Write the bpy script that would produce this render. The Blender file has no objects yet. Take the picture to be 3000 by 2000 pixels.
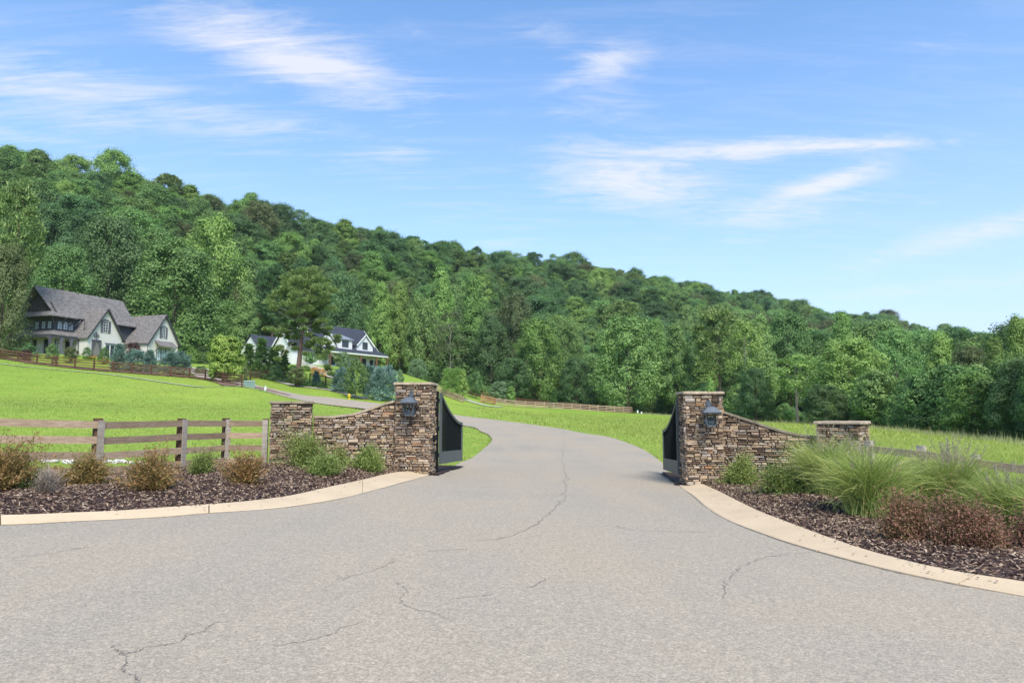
import bpy, math, random
import numpy as np
from mathutils import Vector, Matrix

S = bpy.context.scene
COL = S.collection
PI = math.pi
# ------------------------------------------------------------------ camera
F = 2000.0                       # focal length in pixels of the 3000 px wide photograph
TH = math.atan(205.0 / F)        # camera tilted up
cd = bpy.data.cameras.new("camera")
cd.sensor_width = 36.0
cd.lens = 36.0 * F / 3000.0
cd.clip_start = 0.1
cd.clip_end = 9000
cam = bpy.data.objects.new("camera", cd)
COL.objects.link(cam)
cam.location = (0, 0, 1.6)
cam.rotation_euler = (PI / 2 + TH, 0, 0)
S.camera = cam
S.render.resolution_x, S.render.resolution_y = 1024, 682
# ------------------------------------------------------------------ light
SUN_EL, SUN_AZ = math.radians(52), math.radians(163)   # azimuth measured from +Y clockwise: behind, right
sl = bpy.data.lights.new("sun", 'SUN')
sl.energy = 2.6
sl.angle = math.radians(24)
sl.color = (1.0, 0.935, 0.83)
so = bpy.data.objects.new("sun", sl)
COL.objects.link(so)
sd = Vector((math.sin(SUN_AZ) * math.cos(SUN_EL), math.cos(SUN_AZ) * math.cos(SUN_EL), math.sin(SUN_EL)))
so.rotation_euler = sd.to_track_quat('Z', 'Y').to_euler()
so.location = (0, -10, 40)
S.view_settings.view_transform = 'Standard'
S.view_settings.look = 'None'
S.view_settings.exposure = 0.98
S.view_settings.gamma = 1.0
S.cycles.max_bounces = 6
S.cycles.diffuse_bounces = 3
S.cycles.glossy_bounces = 2
S.cycles.transmission_bounces = 4
S.cycles.volume_bounces = 0
S.cycles.caustics_reflective = False
S.cycles.caustics_refractive = False


class NT:
    """small node helper"""
    def __init__(self, tree):
        self.t = tree
        self.t.nodes.clear()

    def n(self, typ, ins=None, **kw):
        nd = self.t.nodes.new(typ)
        for k, v in kw.items():
            setattr(nd, k, v)
        if ins:
            for k, v in ins.items():
                s = nd.inputs[k]
                if isinstance(v, bpy.types.NodeSocket):
                    self.t.links.new(v, s)
                else:
                    s.default_value = v
        return nd

    def math(self, op, a, b=0.0, c=None, clamp=False):
        ins = {0: a, 1: b}
        if c is not None:
            ins[2] = c
        return self.n('ShaderNodeMath', ins, operation=op, use_clamp=clamp).outputs[0]

    def mix(self, fac, a, b, blend='MIX'):
        nd = self.n('ShaderNodeMix', {0: fac, 6: a, 7: b}, data_type='RGBA', blend_type=blend)
        return nd.outputs[2]

    def ramp(self, fac, stops, interp='LINEAR'):
        nd = self.n('ShaderNodeValToRGB', {0: fac})
        cr = nd.color_ramp
        cr.interpolation = interp
        while len(cr.elements) < len(stops):
            cr.elements.new(0.5)
        for e, (p, c) in zip(cr.elements, stops):
            e.position = p
            e.color = c if len(c) == 4 else (*c, 1)
        return nd.outputs[0]

    def noise(self, vec, scale, detail=3, rough=0.5, dist=0.0):
        ins = {'Scale': scale, 'Detail': detail, 'Roughness': rough, 'Distortion': dist}
        if vec is not None:
            ins['Vector'] = vec
        return self.n('ShaderNodeTexNoise', ins).outputs['Fac']


def c4(c):
    return (*c, 1.0) if len(c) == 3 else c


# ------------------------------------------------------------------ world: sky with cirrus
wd = bpy.data.worlds.new("World")
S.world = wd
wd.use_nodes = True
w = NT(wd.node_tree)
sky = w.n('ShaderNodeTexSky', sky_type='NISHITA', sun_disc=False, sun_elevation=SUN_EL, sun_rotation=SUN_AZ,
          altitude=200.0, air_density=1.0, dust_density=0.9, ozone_density=2.2)
skycol = w.n('ShaderNodeVectorMath', {0: sky.outputs[0], 'Scale': 0.15}, operation='SCALE').outputs[0]
skycol = w.n('ShaderNodeHueSaturation', {'Hue': 0.498, 'Saturation': 1.18, 'Value': 0.99, 'Fac': 1.0, 'Color': skycol}).outputs[0]
tc = w.n('ShaderNodeTexCoord').outputs['Generated']
sep = w.n('ShaderNodeSeparateXYZ', {0: tc})
zz = w.math('ADD', w.math('MAXIMUM', sep.outputs[2], 0.0), 0.12)
cx = w.math('DIVIDE', sep.outputs[0], zz)
cy = w.math('DIVIDE', sep.outputs[1], zz)


def pdir(px, py):
    v = Vector(((px - 1500) / F, (1000 - py) / F, -1.0))
    return (Matrix.Rotation(PI / 2 + TH, 3, 'X') @ v).normalized()


# wispy texture on a plane high above, stretched along the wind
def wisps(rot, sx, sy, scale, detail=7, rough=0.62, dist=0.6):
    comb = w.n('ShaderNodeCombineXYZ', {0: cx, 1: cy, 2: 0.0}).outputs[0]
    mp = w.n('ShaderNodeMapping', {'Vector': comb, 'Rotation': (0, 0, rot), 'Scale': (sx, sy, 1)}).outputs[0]
    return w.noise(mp, scale, detail, rough, dist)


nsA = wisps(math.radians(24), 0.55, 3.6, 3.6, rough=0.72)
nsB = wisps(math.radians(-14), 0.8, 2.4, 4.6, rough=0.72, dist=1.3)
nsC = wisps(math.radians(5), 1.0, 1.0, 5.0, detail=5)
nsD = wisps(math.radians(14), 0.7, 4.2, 7.0, detail=8, rough=0.75, dist=0.4)
# banks of cirrus, each a soft patch of sky: (centre x, centre y, half length, half height, slope, strength, texture)
banks = [(870, 175, 330, 75, 0.36, 0.95, 'A'), (1000, 215, 170, 60, 0.25, 0.7, 'B'), (700, 95, 260, 70, 0.3, 0.4, 'A'),
         (300, 300, 520, 85, 0.20, 0.6, 'A'), (900, 440, 620, 70, 0.2, 0.38, 'A'), (60, 400, 260, 18, 0.12, 0.55, 'A'),
         (1790, 185, 110, 50, -0.2, 0.65, 'B'), (1600, 95, 120, 40, 0.2, 0.38, 'B'), (1660, 235, 90, 25, -0.3, 0.45, 'B'),
         (1720, 300, 220, 60, 0.05, 0.4, 'B'), (2150, 440, 400, 26, -0.05, 0.95, 'B'), (2450, 428, 240, 14, -0.04, 0.8, 'B'), (2230, 700, 200, 16, -0.1, 0.4, 'B'), (1650, 560, 120, 40, 0.3, 0.5, 'B'), (1240, 110, 60, 30, 0.5, 0.35, 'B'), (1850, 520, 250, 85, 0.12, 0.75, 'B'),
         (2400, 545, 170, 30, -0.28, 0.8, 'B'), (2270, 615, 260, 45, -0.12, 0.62, 'B'), (2620, 435, 90, 22, -0.1, 0.5, 'B'),
         (2860, 680, 330, 32, -0.27, 0.62, 'B'), (2800, 835, 520, 22, -0.11, 0.45, 'B'), (2450, 170, 160, 30, -0.2, 0.26, 'B'),
         (2760, 130, 120, 25, -0.15, 0.3, 'B'), (1180, 460, 130, 50, 0.1, 0.5, 'A'), (1500, 640, 500, 60, 0.1, 0.3, 'A'),
         (250, 470, 160, 50, 0.3, 0.4, 'A'), (2740, 600, 60, 22, 0, 0.3, 'B'), (1390, 130, 160, 40, 0.3, 0.3, 'B'), (1450, 715, 160, 26, 0.0, 0.4, 'A')]
total = None
for bx, by, hl, hh, slope, st, tex in banks:
    d0 = pdir(bx, by)
    U = (pdir(bx + 10, by + 10 * slope) - d0).normalized()
    V = d0.cross(U).normalized()
    a_ = w.n('ShaderNodeVectorMath', {0: tc, 1: tuple(U)}, operation='DOT_PRODUCT').outputs['Value']
    b_ = w.n('ShaderNodeVectorMath', {0: tc, 1: tuple(V)}, operation='DOT_PRODUCT').outputs['Value']
    a_ = w.math('DIVIDE', w.math('SUBTRACT', a_, d0.dot(U)), hl / F * 1.3)
    b_ = w.math('DIVIDE', w.math('SUBTRACT', b_, d0.dot(V)), hh / F * 1.45)
    r2 = w.math('ADD', w.math('MULTIPLY', a_, a_), w.math('MULTIPLY', b_, b_))
    m = w.math('MULTIPLY', w.math('EXPONENT', w.math('MULTIPLY', r2, -1.0)), min(1.0, st * 1.25))
    total = (total or {})
    total[tex] = m if tex not in total else w.math('MAXIMUM', total[tex], m)
front = w.math('GREATER_THAN', sep.outputs[1], 0.0)


def dens(mask, nz, lo):
    v = w.math('SUBTRACT', nz, w.math('SUBTRACT', lo, w.math('MULTIPLY', mask, 0.31)))
    return w.math('MULTIPLY', w.math('MULTIPLY', v, 4.6, clamp=True), mask, clamp=True)


dA = dens(total['A'], w.math('ADD', w.math('ADD', w.math('MULTIPLY', nsA, 0.58), w.math('MULTIPLY', nsC, 0.16)), w.math('MULTIPLY', nsD, 0.26)), 0.615)
dB = dens(total['B'], w.math('ADD', w.math('ADD', w.math('MULTIPLY', nsB, 0.54), w.math('MULTIPLY', nsC, 0.2)), w.math('MULTIPLY', nsD, 0.26)), 0.595)
gen = w.math('MULTIPLY', w.math('SUBTRACT', nsA, 0.47), 1.3, clamp=True)
cl = w.math('ADD', w.math('MULTIPLY', w.math('MAXIMUM', dA, dB), front), w.math('MULTIPLY', gen, 0.5), clamp=True)
veil = w.math('MULTIPLY', w.math('POWER', w.math('SUBTRACT', 1.0, w.math('MAXIMUM', sep.outputs[2], 0.0), clamp=True), 3.4), 0.86)
c1 = w.mix(veil, skycol, (0.335, 0.38, 0.56, 1))
c2 = w.mix(w.math('MULTIPLY', cl, 0.80), c1, (0.50, 0.495, 0.52, 1))
bg = w.n('ShaderNodeBackground', {'Color': c2, 'Strength': 1.0})
w.n('ShaderNodeOutputWorld', {'Surface': bg.outputs[0]})

# ------------------------------------------------------------------ helpers
rng = np.random.default_rng(11)
random.seed(5)


def ray(px, py):
    u, v = (px - 1500) / F, (1000 - py) / F
    c, s = math.cos(TH), math.sin(TH)
    return np.array([u, c - v * s, s + v * c])


def P(px, py, d):
    r = ray(px, py)
    return np.array([0, 0, 1.6]) + r * (d / r[1])


def link(name, me, mat=None, parent=None):
    o = bpy.data.objects.new(name, me)
    COL.objects.link(o)
    if mat is not None and me is not None and not me.materials:
        for m_ in (mat if isinstance(mat, (list, tuple)) else [mat]):
            me.materials.append(m_)
    if parent is not None:
        o.parent = parent
    return o


def tag(o, label=None, cat=None, group=None, kind=None):
    if label:
        o['label'] = label
    if cat:
        o['category'] = cat
    if group:
        o['group'] = group
    if kind:
        o['kind'] = kind
    return o


def thing(name, label, cat, loc=(0, 0, 0), rotz=0.0, group=None, scale=1.0):
    o = bpy.data.objects.new(name, None)
    COL.objects.link(o)
    o.location = loc
    o.rotation_euler = (0, 0, rotz)
    o.scale = (scale,) * 3 if not isinstance(scale, tuple) else scale
    o.empty_display_size = 0.3
    return tag(o, label, cat, group)


def npmesh(name, verts, faces, smooth=False, midx=None):
    verts = np.ascontiguousarray(verts, dtype=np.float32)
    faces = np.ascontiguousarray(faces, dtype=np.int32)
    me = bpy.data.meshes.new(name)
    nf, k = faces.shape
    me.vertices.add(len(verts))
    me.vertices.foreach_set("co", verts.ravel())
    me.loops.add(nf * k)
    me.loops.foreach_set("vertex_index", faces.ravel())
    me.polygons.add(nf)
    me.polygons.foreach_set("loop_start", np.arange(0, nf * k, k, dtype=np.int32))
    if smooth:
        me.polygons.foreach_set("use_smooth", np.ones(nf, dtype=bool))
    if midx is not None:
        me.polygons.foreach_set("material_index", np.asarray(midx, dtype=np.int32))
    me.update(calc_edges=True)
    return me


class MB:
    def __init__(self):
        self.v, self.f = [], []

    def add(self, vs, fs):
        b = len(self.v)
        self.v += [tuple(map(float, q)) for q in vs]
        self.f += [tuple(b + i for i in q) for q in fs]

    def hexa(self, p):
        """8 corners: bottom ring 0-3 counter-clockwise, top ring 4-7"""
        self.add(p, [(3, 2, 1, 0), (4, 5, 6, 7), (0, 1, 5, 4), (1, 2, 6, 5), (2, 3, 7, 6), (3, 0, 4, 7)])

    def box(self, x0, x1, y0, y1, z0, z1):
        self.hexa([(x0, y0, z0), (x1, y0, z0), (x1, y1, z0), (x0, y1, z0), (x0, y0, z1), (x1, y0, z1), (x1, y1, z1), (x0, y1, z1)])

    def beam(self, a, b, wd_, th, up=(0, 0, 1)):
        """rectangular bar a->b, width wd_ along the horizontal side, th along up"""
        a, b, up = Vector(a), Vector(b), Vector(up)
        d = (b - a).normalized()
        s = d.cross(up)
        if s.length < 1e-4:
            s = Vector((1, 0, 0))
        s.normalize()
        u = s.cross(d).normalized()
        s, u = s * wd_ / 2, u * th / 2
        self.hexa([a - s - u, a + s - u, b + s - u, b - s - u, a - s + u, a + s + u, b + s + u, b - s + u])

    def tube(self, pts, rad, n=6, cap=True):
        rings = []
        for i, p in enumerate(pts):
            p = Vector(p)
            q0 = Vector(pts[max(i - 1, 0)])
            q1 = Vector(pts[min(i + 1, len(pts) - 1)])
            d = (q1 - q0).normalized()
            s = d.cross(Vector((0.31, 0.11, 0.94)))
            if s.length < 1e-3:
                s = Vector((1, 0, 0))
            s.normalize()
            u = s.cross(d)
            r = rad[i] if isinstance(rad, (list, tuple)) else rad
            rings.append([p + (s * math.cos(2 * PI * k / n) + u * math.sin(2 * PI * k / n)) * r for k in range(n)])
        b = len(self.v)
        for rg in rings:
            self.v += [tuple(q) for q in rg]
        for i in range(len(rings) - 1):
            for k in range(n):
                k2 = (k + 1) % n
                self.f.append((b + i * n + k, b + i * n + k2, b + (i + 1) * n + k2, b + (i + 1) * n + k))
        if cap:
            self.f.append(tuple(b + k for k in reversed(range(n))))
            self.f.append(tuple(b + (len(rings) - 1) * n + k for k in range(n)))

    def prism(self, poly, vec):
        """polygon (3-D points) extruded by vec"""
        n = len(poly)
        vec = Vector(vec)
        vs = [Vector(p) for p in poly] + [Vector(p) + vec for p in poly]
        self.add(vs, [tuple(range(n))[::-1], tuple(range(n, 2 * n))] + [(i, (i + 1) % n, n + (i + 1) % n, n + i) for i in range(n)])

    def build(self, name, mat, parent=None, smooth=False):
        me = bpy.data.meshes.new(name)
        me.from_pydata(self.v, [], self.f)
        me.validate()
        if smooth:
            for p in me.polygons:
                p.use_smooth = True
        me.update()
        return link(name, me, mat, parent)


# ------------------------------------------------------------------ materials
def newmat(name):
    m = bpy.data.materials.new(name)
    m.use_nodes = True
    return m, NT(m.node_tree)


def finish(t, col, rough=0.8, bump=None, bstr=0.3, bdist=0.02, metal=0.0, spec=0.35, rsock=None):
    ins = {'Base Color': col if isinstance(col, bpy.types.NodeSocket) else c4(col), 'Roughness': rough if rsock is None else rsock,
           'Metallic': metal, 'Specular IOR Level': spec}
    if bump is not None:
        ins['Normal'] = t.n('ShaderNodeBump', {'Height': bump, 'Strength': bstr, 'Distance': bdist}).outputs[0]
    b = t.n('ShaderNodeBsdfPrincipled', ins)
    t.n('ShaderNodeOutputMaterial', {'Surface': b.outputs[0]})


def mat_plain(name, col, rough=0.6, var=0.15, scale=3.0, metal=0.0, bstr=0.15, spec=0.35, stretch=(1, 1, 1)):
    m, t = newmat(name)
    g = t.n('ShaderNodeTexCoord').outputs['Object']
    g = t.n('ShaderNodeMapping', {'Vector': g, 'Scale': stretch}).outputs[0]
    nz = t.noise(g, scale, 5, 0.6)
    lo = tuple(x * (1 - var) for x in col)
    hi = tuple(min(1, x * (1 + var)) for x in col)
    finish(t, t.ramp(nz, [(0.3, lo), (0.7, hi)]), rough, nz, bstr, 0.02, metal, spec)
    return m


def mat_leaf(name, cols, hue=0.03, val=0.25, trans=0.3, rough=0.6, sat=0.87):
    """cols: dark..light leaf colours, picked leaf by leaf; every plant also gets a tint of its own"""
    m, t = newmat(name)
    g = t.n('ShaderNodeNewGeometry')
    oi = t.n('ShaderNodeObjectInfo')
    st = [(i / max(1, len(cols) - 1), c) for i, c in enumerate(cols)]
    base = t.ramp(g.outputs['Random Per Island'], st)
    pos = t.n('ShaderNodeTexCoord').outputs['Object']
    nz = t.noise(pos, 0.45, 2, 0.5)
    r = oi.outputs['Random']
    hv = t.math('ADD', t.math('MULTIPLY', t.math('SUBTRACT', r, 0.5), hue), 0.5)
    r2 = t.math('FRACT', t.math('MULTIPLY', r, 17.31))
    vv = t.math('ADD', t.math('MULTIPLY', t.math('SUBTRACT', r2, 0.5), 2 * val), t.math('ADD', t.math('MULTIPLY', nz, 0.9), 0.56))
    col = t.n('ShaderNodeHueSaturation', {'Hue': hv, 'Saturation': sat, 'Value': vv, 'Fac': 1.0, 'Color': base}).outputs[0]
    b = t.n('ShaderNodeBsdfPrincipled', {'Base Color': col, 'Roughness': rough, 'Specular IOR Level': 0.3})
    tr = t.n('ShaderNodeBsdfTranslucent', {'Color': t.mix(0.5, col, (0.16, 0.33, 0.05, 1), 'MIX')})
    mx = t.n('ShaderNodeMixShader', {0: trans, 1: b.outputs[0], 2: tr.outputs[0]})
    t.n('ShaderNodeOutputMaterial', {'Surface': mx.outputs[0]})
    return m


def mat_grass():
    m, t = newmat("lawn_grass")
    g = t.n('ShaderNodeNewGeometry').outputs['Position']
    big = t.noise(g, 0.035, 3, 0.55)
    mid = t.noise(g, 0.30, 4, 0.6, 0.4)
    st = t.n('ShaderNodeMapping', {'Vector': g, 'Scale': (0.35, 1.3, 1)}).outputs[0]
    streak = t.noise(st, 0.22, 8, 0.65)
    fine = t.noise(g, 9.0, 4, 0.75)
    c = t.ramp(big, [(0.33, (0.195, 0.295, 0.048)), (0.52, (0.255, 0.350, 0.056)), (0.72, (0.33, 0.395, 0.072))])
    c = t.mix(t.ramp(mid, [(0.35, (0, 0, 0)), (0.75, (0.6, 0.6, 0.6))]), c, (0.165, 0.260, 0.040, 1))
    c = t.mix(t.ramp(streak, [(0.52, (0, 0, 0)), (0.8, (0.5, 0.5, 0.5))]), c, (0.37, 0.44, 0.07, 1))
    c = t.mix(t.ramp(fine, [(0.35, (0.55, 0.55, 0.55)), (0.62, (0, 0, 0))]), c, (0.10, 0.20, 0.014, 1))
    # clover flowers
    vo = t.n('ShaderNodeTexVoronoi', {'Vector': g, 'Scale': 2.4, 'Randomness': 1.0})
    spot = t.math('LESS_THAN', vo.outputs['Distance'], 0.09)
    pat = t.math('GREATER_THAN', t.noise(g, 0.11, 2, 0.5), 0.6)
    c = t.mix(t.math('MULTIPLY', t.math('MULTIPLY', spot, pat), 0.55), c, (0.55, 0.58, 0.42, 1))
    hb = t.math('ADD', t.math('MULTIPLY', fine, 0.6), t.math('MULTIPLY', mid, 0.8))
    finish(t, c, 0.9, hb, 0.35, 0.04, 0, 0.1)
    return m


def mat_asphalt():
    m, t = newmat("asphalt")
    g = t.n('ShaderNodeNewGeometry').outputs['Position']
    vo = t.n('ShaderNodeTexVoronoi', {'Vector': g, 'Scale': 95.0, 'Randomness': 1.0})
    agg = t.n('ShaderNodeSeparateXYZ', {0: vo.outputs['Color']}).outputs[0]
    vo2 = t.n('ShaderNodeTexVoronoi', {'Vector': g, 'Scale': 38.0, 'Randomness': 1.0})
    agg2 = t.n('ShaderNodeSeparateXYZ', {0: vo2.outputs['Color']}).outputs[1]
    big = t.noise(g, 0.16, 4, 0.55, 0.3)
    st = t.n('ShaderNodeMapping', {'Vector': g, 'Scale': (1.1, 0.13, 1)}).outputs[0]
    trk = t.noise(st, 0.8, 3, 0.5)
    fine = t.noise(g, 22.0, 6, 0.75)
    c = t.ramp(big, [(0.32, (0.312, 0.279, 0.228)), (0.5, (0.350, 0.306, 0.243)), (0.68, (0.378, 0.316, 0.232))])
    c = t.mix(t.ramp(trk, [(0.42, (0, 0, 0)), (0.68, (0.65, 0.65, 0.65))]), c, (0.380, 0.322, 0.246, 1))
    a = t.ramp(agg, [(0.0, (0.70, 0.70, 0.70)), (0.35, (0.90, 0.90, 0.90)), (0.7, (1.04, 1.04, 1.03)), (1.0, (1.25, 1.23, 1.2))])
    a2 = t.ramp(agg2, [(0.0, (0.90, 0.90, 0.90)), (0.6, (1.0, 1.0, 1.0)), (1.0, (1.09, 1.085, 1.07))])
    c = t.mix(1.0, c, a, 'MULTIPLY')
    c = t.mix(1.0, c, a2, 'MULTIPLY')
    f2 = t.ramp(fine, [(0.3, (0.80, 0.80, 0.80)), (0.7, (1.15, 1.15, 1.14))])
    c = t.mix(0.8, c, f2, 'MULTIPLY')
    # a few dark damp/oily stains and rubbed bare patches
    stn = t.noise(g, 0.75, 5, 0.7, 0.6)
    c = t.mix(t.ramp(stn, [(0.66, (0, 0, 0)), (0.8, (0.35, 0.35, 0.35))]), c, (0.16, 0.155, 0.15, 1))
    finish(t, c, 0.9, t.math('ADD', agg, t.math('MULTIPLY', fine, 1.5)), 0.35, 0.006, 0, 0.2)
    return m


def mat_concrete(name, col):
    m, t = newmat(name)
    g = t.n('ShaderNodeNewGeometry').outputs['Position']
    a = t.noise(g, 1.1, 4, 0.6)
    b = t.noise(g, 35, 5, 0.7)
    s = t.noise(g, 5.0, 5, 0.75)
    lo = tuple(x * 0.84 for x in col)
    c = t.ramp(a, [(0.3, lo), (0.7, col)])
    c = t.mix(t.ramp(b, [(0.3, (0.35, 0.35, 0.35)), (0.55, (0, 0, 0))]), c, (0.36, 0.27, 0.18, 1))
    c = t.mix(t.ramp(s, [(0.62, (0, 0, 0)), (0.75, (0.5, 0.5, 0.5))]), c, (0.33, 0.26, 0.18, 1))
    finish(t, c, 0.85, b, 0.2, 0.004, 0, 0.2)
    return m


def mat_stone():
    m, t = newmat("ledge_stone")
    g = t.n('ShaderNodeNewGeometry')
    r = g.outputs['Random Per Island']
    c = t.ramp(r, [(0.0, (0.075, 0.050, 0.035)), (0.10, (0.145, 0.102, 0.070)), (0.24, (0.25, 0.180, 0.120)), (0.38, (0.37, 0.270, 0.175)),
                   (0.52, (0.47, 0.355, 0.235)), (0.62, (0.30, 0.240, 0.180)), (0.71, (0.20, 0.168, 0.140)), (0.80, (0.54, 0.425, 0.30)),
                   (0.92, (0.38, 0.345, 0.30)), (0.965, (0.40, 0.215, 0.11)), (1.0, (0.58, 0.47, 0.345))])
    p = g.outputs['Position']
    st = t.n('ShaderNodeMapping', {'Vector': p, 'Scale': (1, 1, 2.6)}).outputs[0]
    a = t.noise(st, 9, 6, 0.7, 0.5)
    b = t.noise(p, 45, 4, 0.7)
    sm = t.noise(p, 1.3, 4, 0.6)
    c = t.mix(0.75, c, t.ramp(a, [(0.3, (0.55, 0.53, 0.5)), (0.65, (1.25, 1.22, 1.2))]), 'MULTIPLY')
    c = t.mix(t.ramp(sm, [(0.56, (0, 0, 0)), (0.74, (0.6, 0.6, 0.6))]), c, (0.07, 0.056, 0.045, 1))
    finish(t, c, 0.85, t.math('ADD', a, t.math('MULTIPLY', b, 0.4)), 0.8, 0.02, 0, 0.2)
    return m


def mat_wood(name, a, b, knots=True, rough=0.85):
    m, t = newmat(name)
    g = t.n('ShaderNodeTexCoord').outputs['Object']
    rnd = t.n('ShaderNodeObjectInfo').outputs['Random']
    off = t.n('ShaderNodeCombineXYZ', {0: t.math('MULTIPLY', rnd, 31.0), 1: 0.0, 2: t.math('MULTIPLY', rnd, 7.0)}).outputs[0]
    g = t.n('ShaderNodeVectorMath', {0: g, 1: off}, operation='ADD').outputs[0]
    sc = t.n('ShaderNodeMapping', {'Vector': g, 'Scale': (0.8, 0.8, 14)}).outputs[0]
    gr = t.noise(sc, 3.2, 6, 0.7, 1.2)
    w2 = t.noise(g, 1.6, 3, 0.5)
    c = t.ramp(gr, [(0.33, tuple(x * 0.55 for x in a)), (0.5, a), (0.66, b)])
    c = t.mix(t.math('MULTIPLY', w2, 0.55), c, c4(tuple(x * 0.8 for x in a)))
    hs = t.n('ShaderNodeHueSaturation', {'Hue': 0.5, 'Saturation': 1.0, 'Value': t.math('ADD', t.math('MULTIPLY', rnd, 0.5), 0.75), 'Fac': 1.0, 'Color': c}).outputs[0]
    finish(t, hs, rough, gr, 0.4, 0.01, 0, 0.2)
    return m


def mat_island(name, stops, rough=0.8, bstr=0.3):
    m, t = newmat(name)
    g = t.n('ShaderNodeNewGeometry')
    c = t.ramp(g.outputs['Random Per Island'], stops)
    nz = t.noise(g.outputs['Position'], 30, 4, 0.7)
    c = t.mix(0.5, c, t.ramp(nz, [(0.3, (0.6, 0.6, 0.6)), (0.7, (1.2, 1.2, 1.2))]), 'MULTIPLY')
    finish(t, c, rough, nz, bstr, 0.01, 0, 0.2)
    return m


def mat_shingle(name, col, var=0.3):
    m, t = newmat(name)
    g = t.n('ShaderNodeTexCoord').outputs['Object']
    s1 = t.n('ShaderNodeMapping', {'Vector': g, 'Scale': (3.2, 3.2, 6.5)}).outputs[0]
    vo = t.n('ShaderNodeTexVoronoi', {'Vector': s1, 'Scale': 1.0, 'Randomness': 1.0})
    k = t.n('ShaderNodeSeparateXYZ', {0: vo.outputs['Color']}).outputs[0]
    z = t.n('ShaderNodeSeparateXYZ', {0: g}).outputs[2]
    ln = t.math('FRACT', t.math('MULTIPLY', z, 6.5))
    lo = tuple(x * (1 - var) for x in col)
    hi = tuple(x * (1 + var) for x in col)
    c = t.ramp(k, [(0.0, lo), (1.0, hi)])
    c = t.mix(t.math('MULTIPLY', t.math('LESS_THAN', ln, 0.16), 0.4), c, c4(tuple(x * 0.4 for x in col)))
    finish(t, c, 0.9, t.math('ADD', ln, k), 0.3, 0.02, 0, 0.2)
    return m


def mat_board(name, col, pitch=0.3, vertical=True):
    m, t = newmat(name)
    g = t.n('ShaderNodeTexCoord').outputs['Object']
    sp = t.n('ShaderNodeSeparateXYZ', {0: g})
    v = t.math('ADD', sp.outputs[0], sp.outputs[1]) if vertical else sp.outputs[2]
    f = t.math('FRACT', t.math('DIVIDE', v, pitch))
    ln = t.math('LESS_THAN', f, 0.12)
    nz = t.noise(g, 1.5, 4, 0.6)
    c = t.ramp(nz, [(0.3, tuple(x * 0.9 for x in col)), (0.7, col)])
    finish(t, c, 0.75, ln, 0.6, 0.02, 0, 0.25)
    return m


def mat_glass(name="window_glass", col=(0.03, 0.04, 0.045)):
    m, t = newmat(name)
    g = t.n('ShaderNodeTexCoord').outputs['Object']
    nz = t.noise(g, 0.8, 2, 0.5)
    finish(t, t.ramp(nz, [(0.3, col), (0.7, tuple(x * 2.2 for x in col))]), 0.06, nz, 0.02, 0.02, 0, 0.35)
    return m


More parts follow.
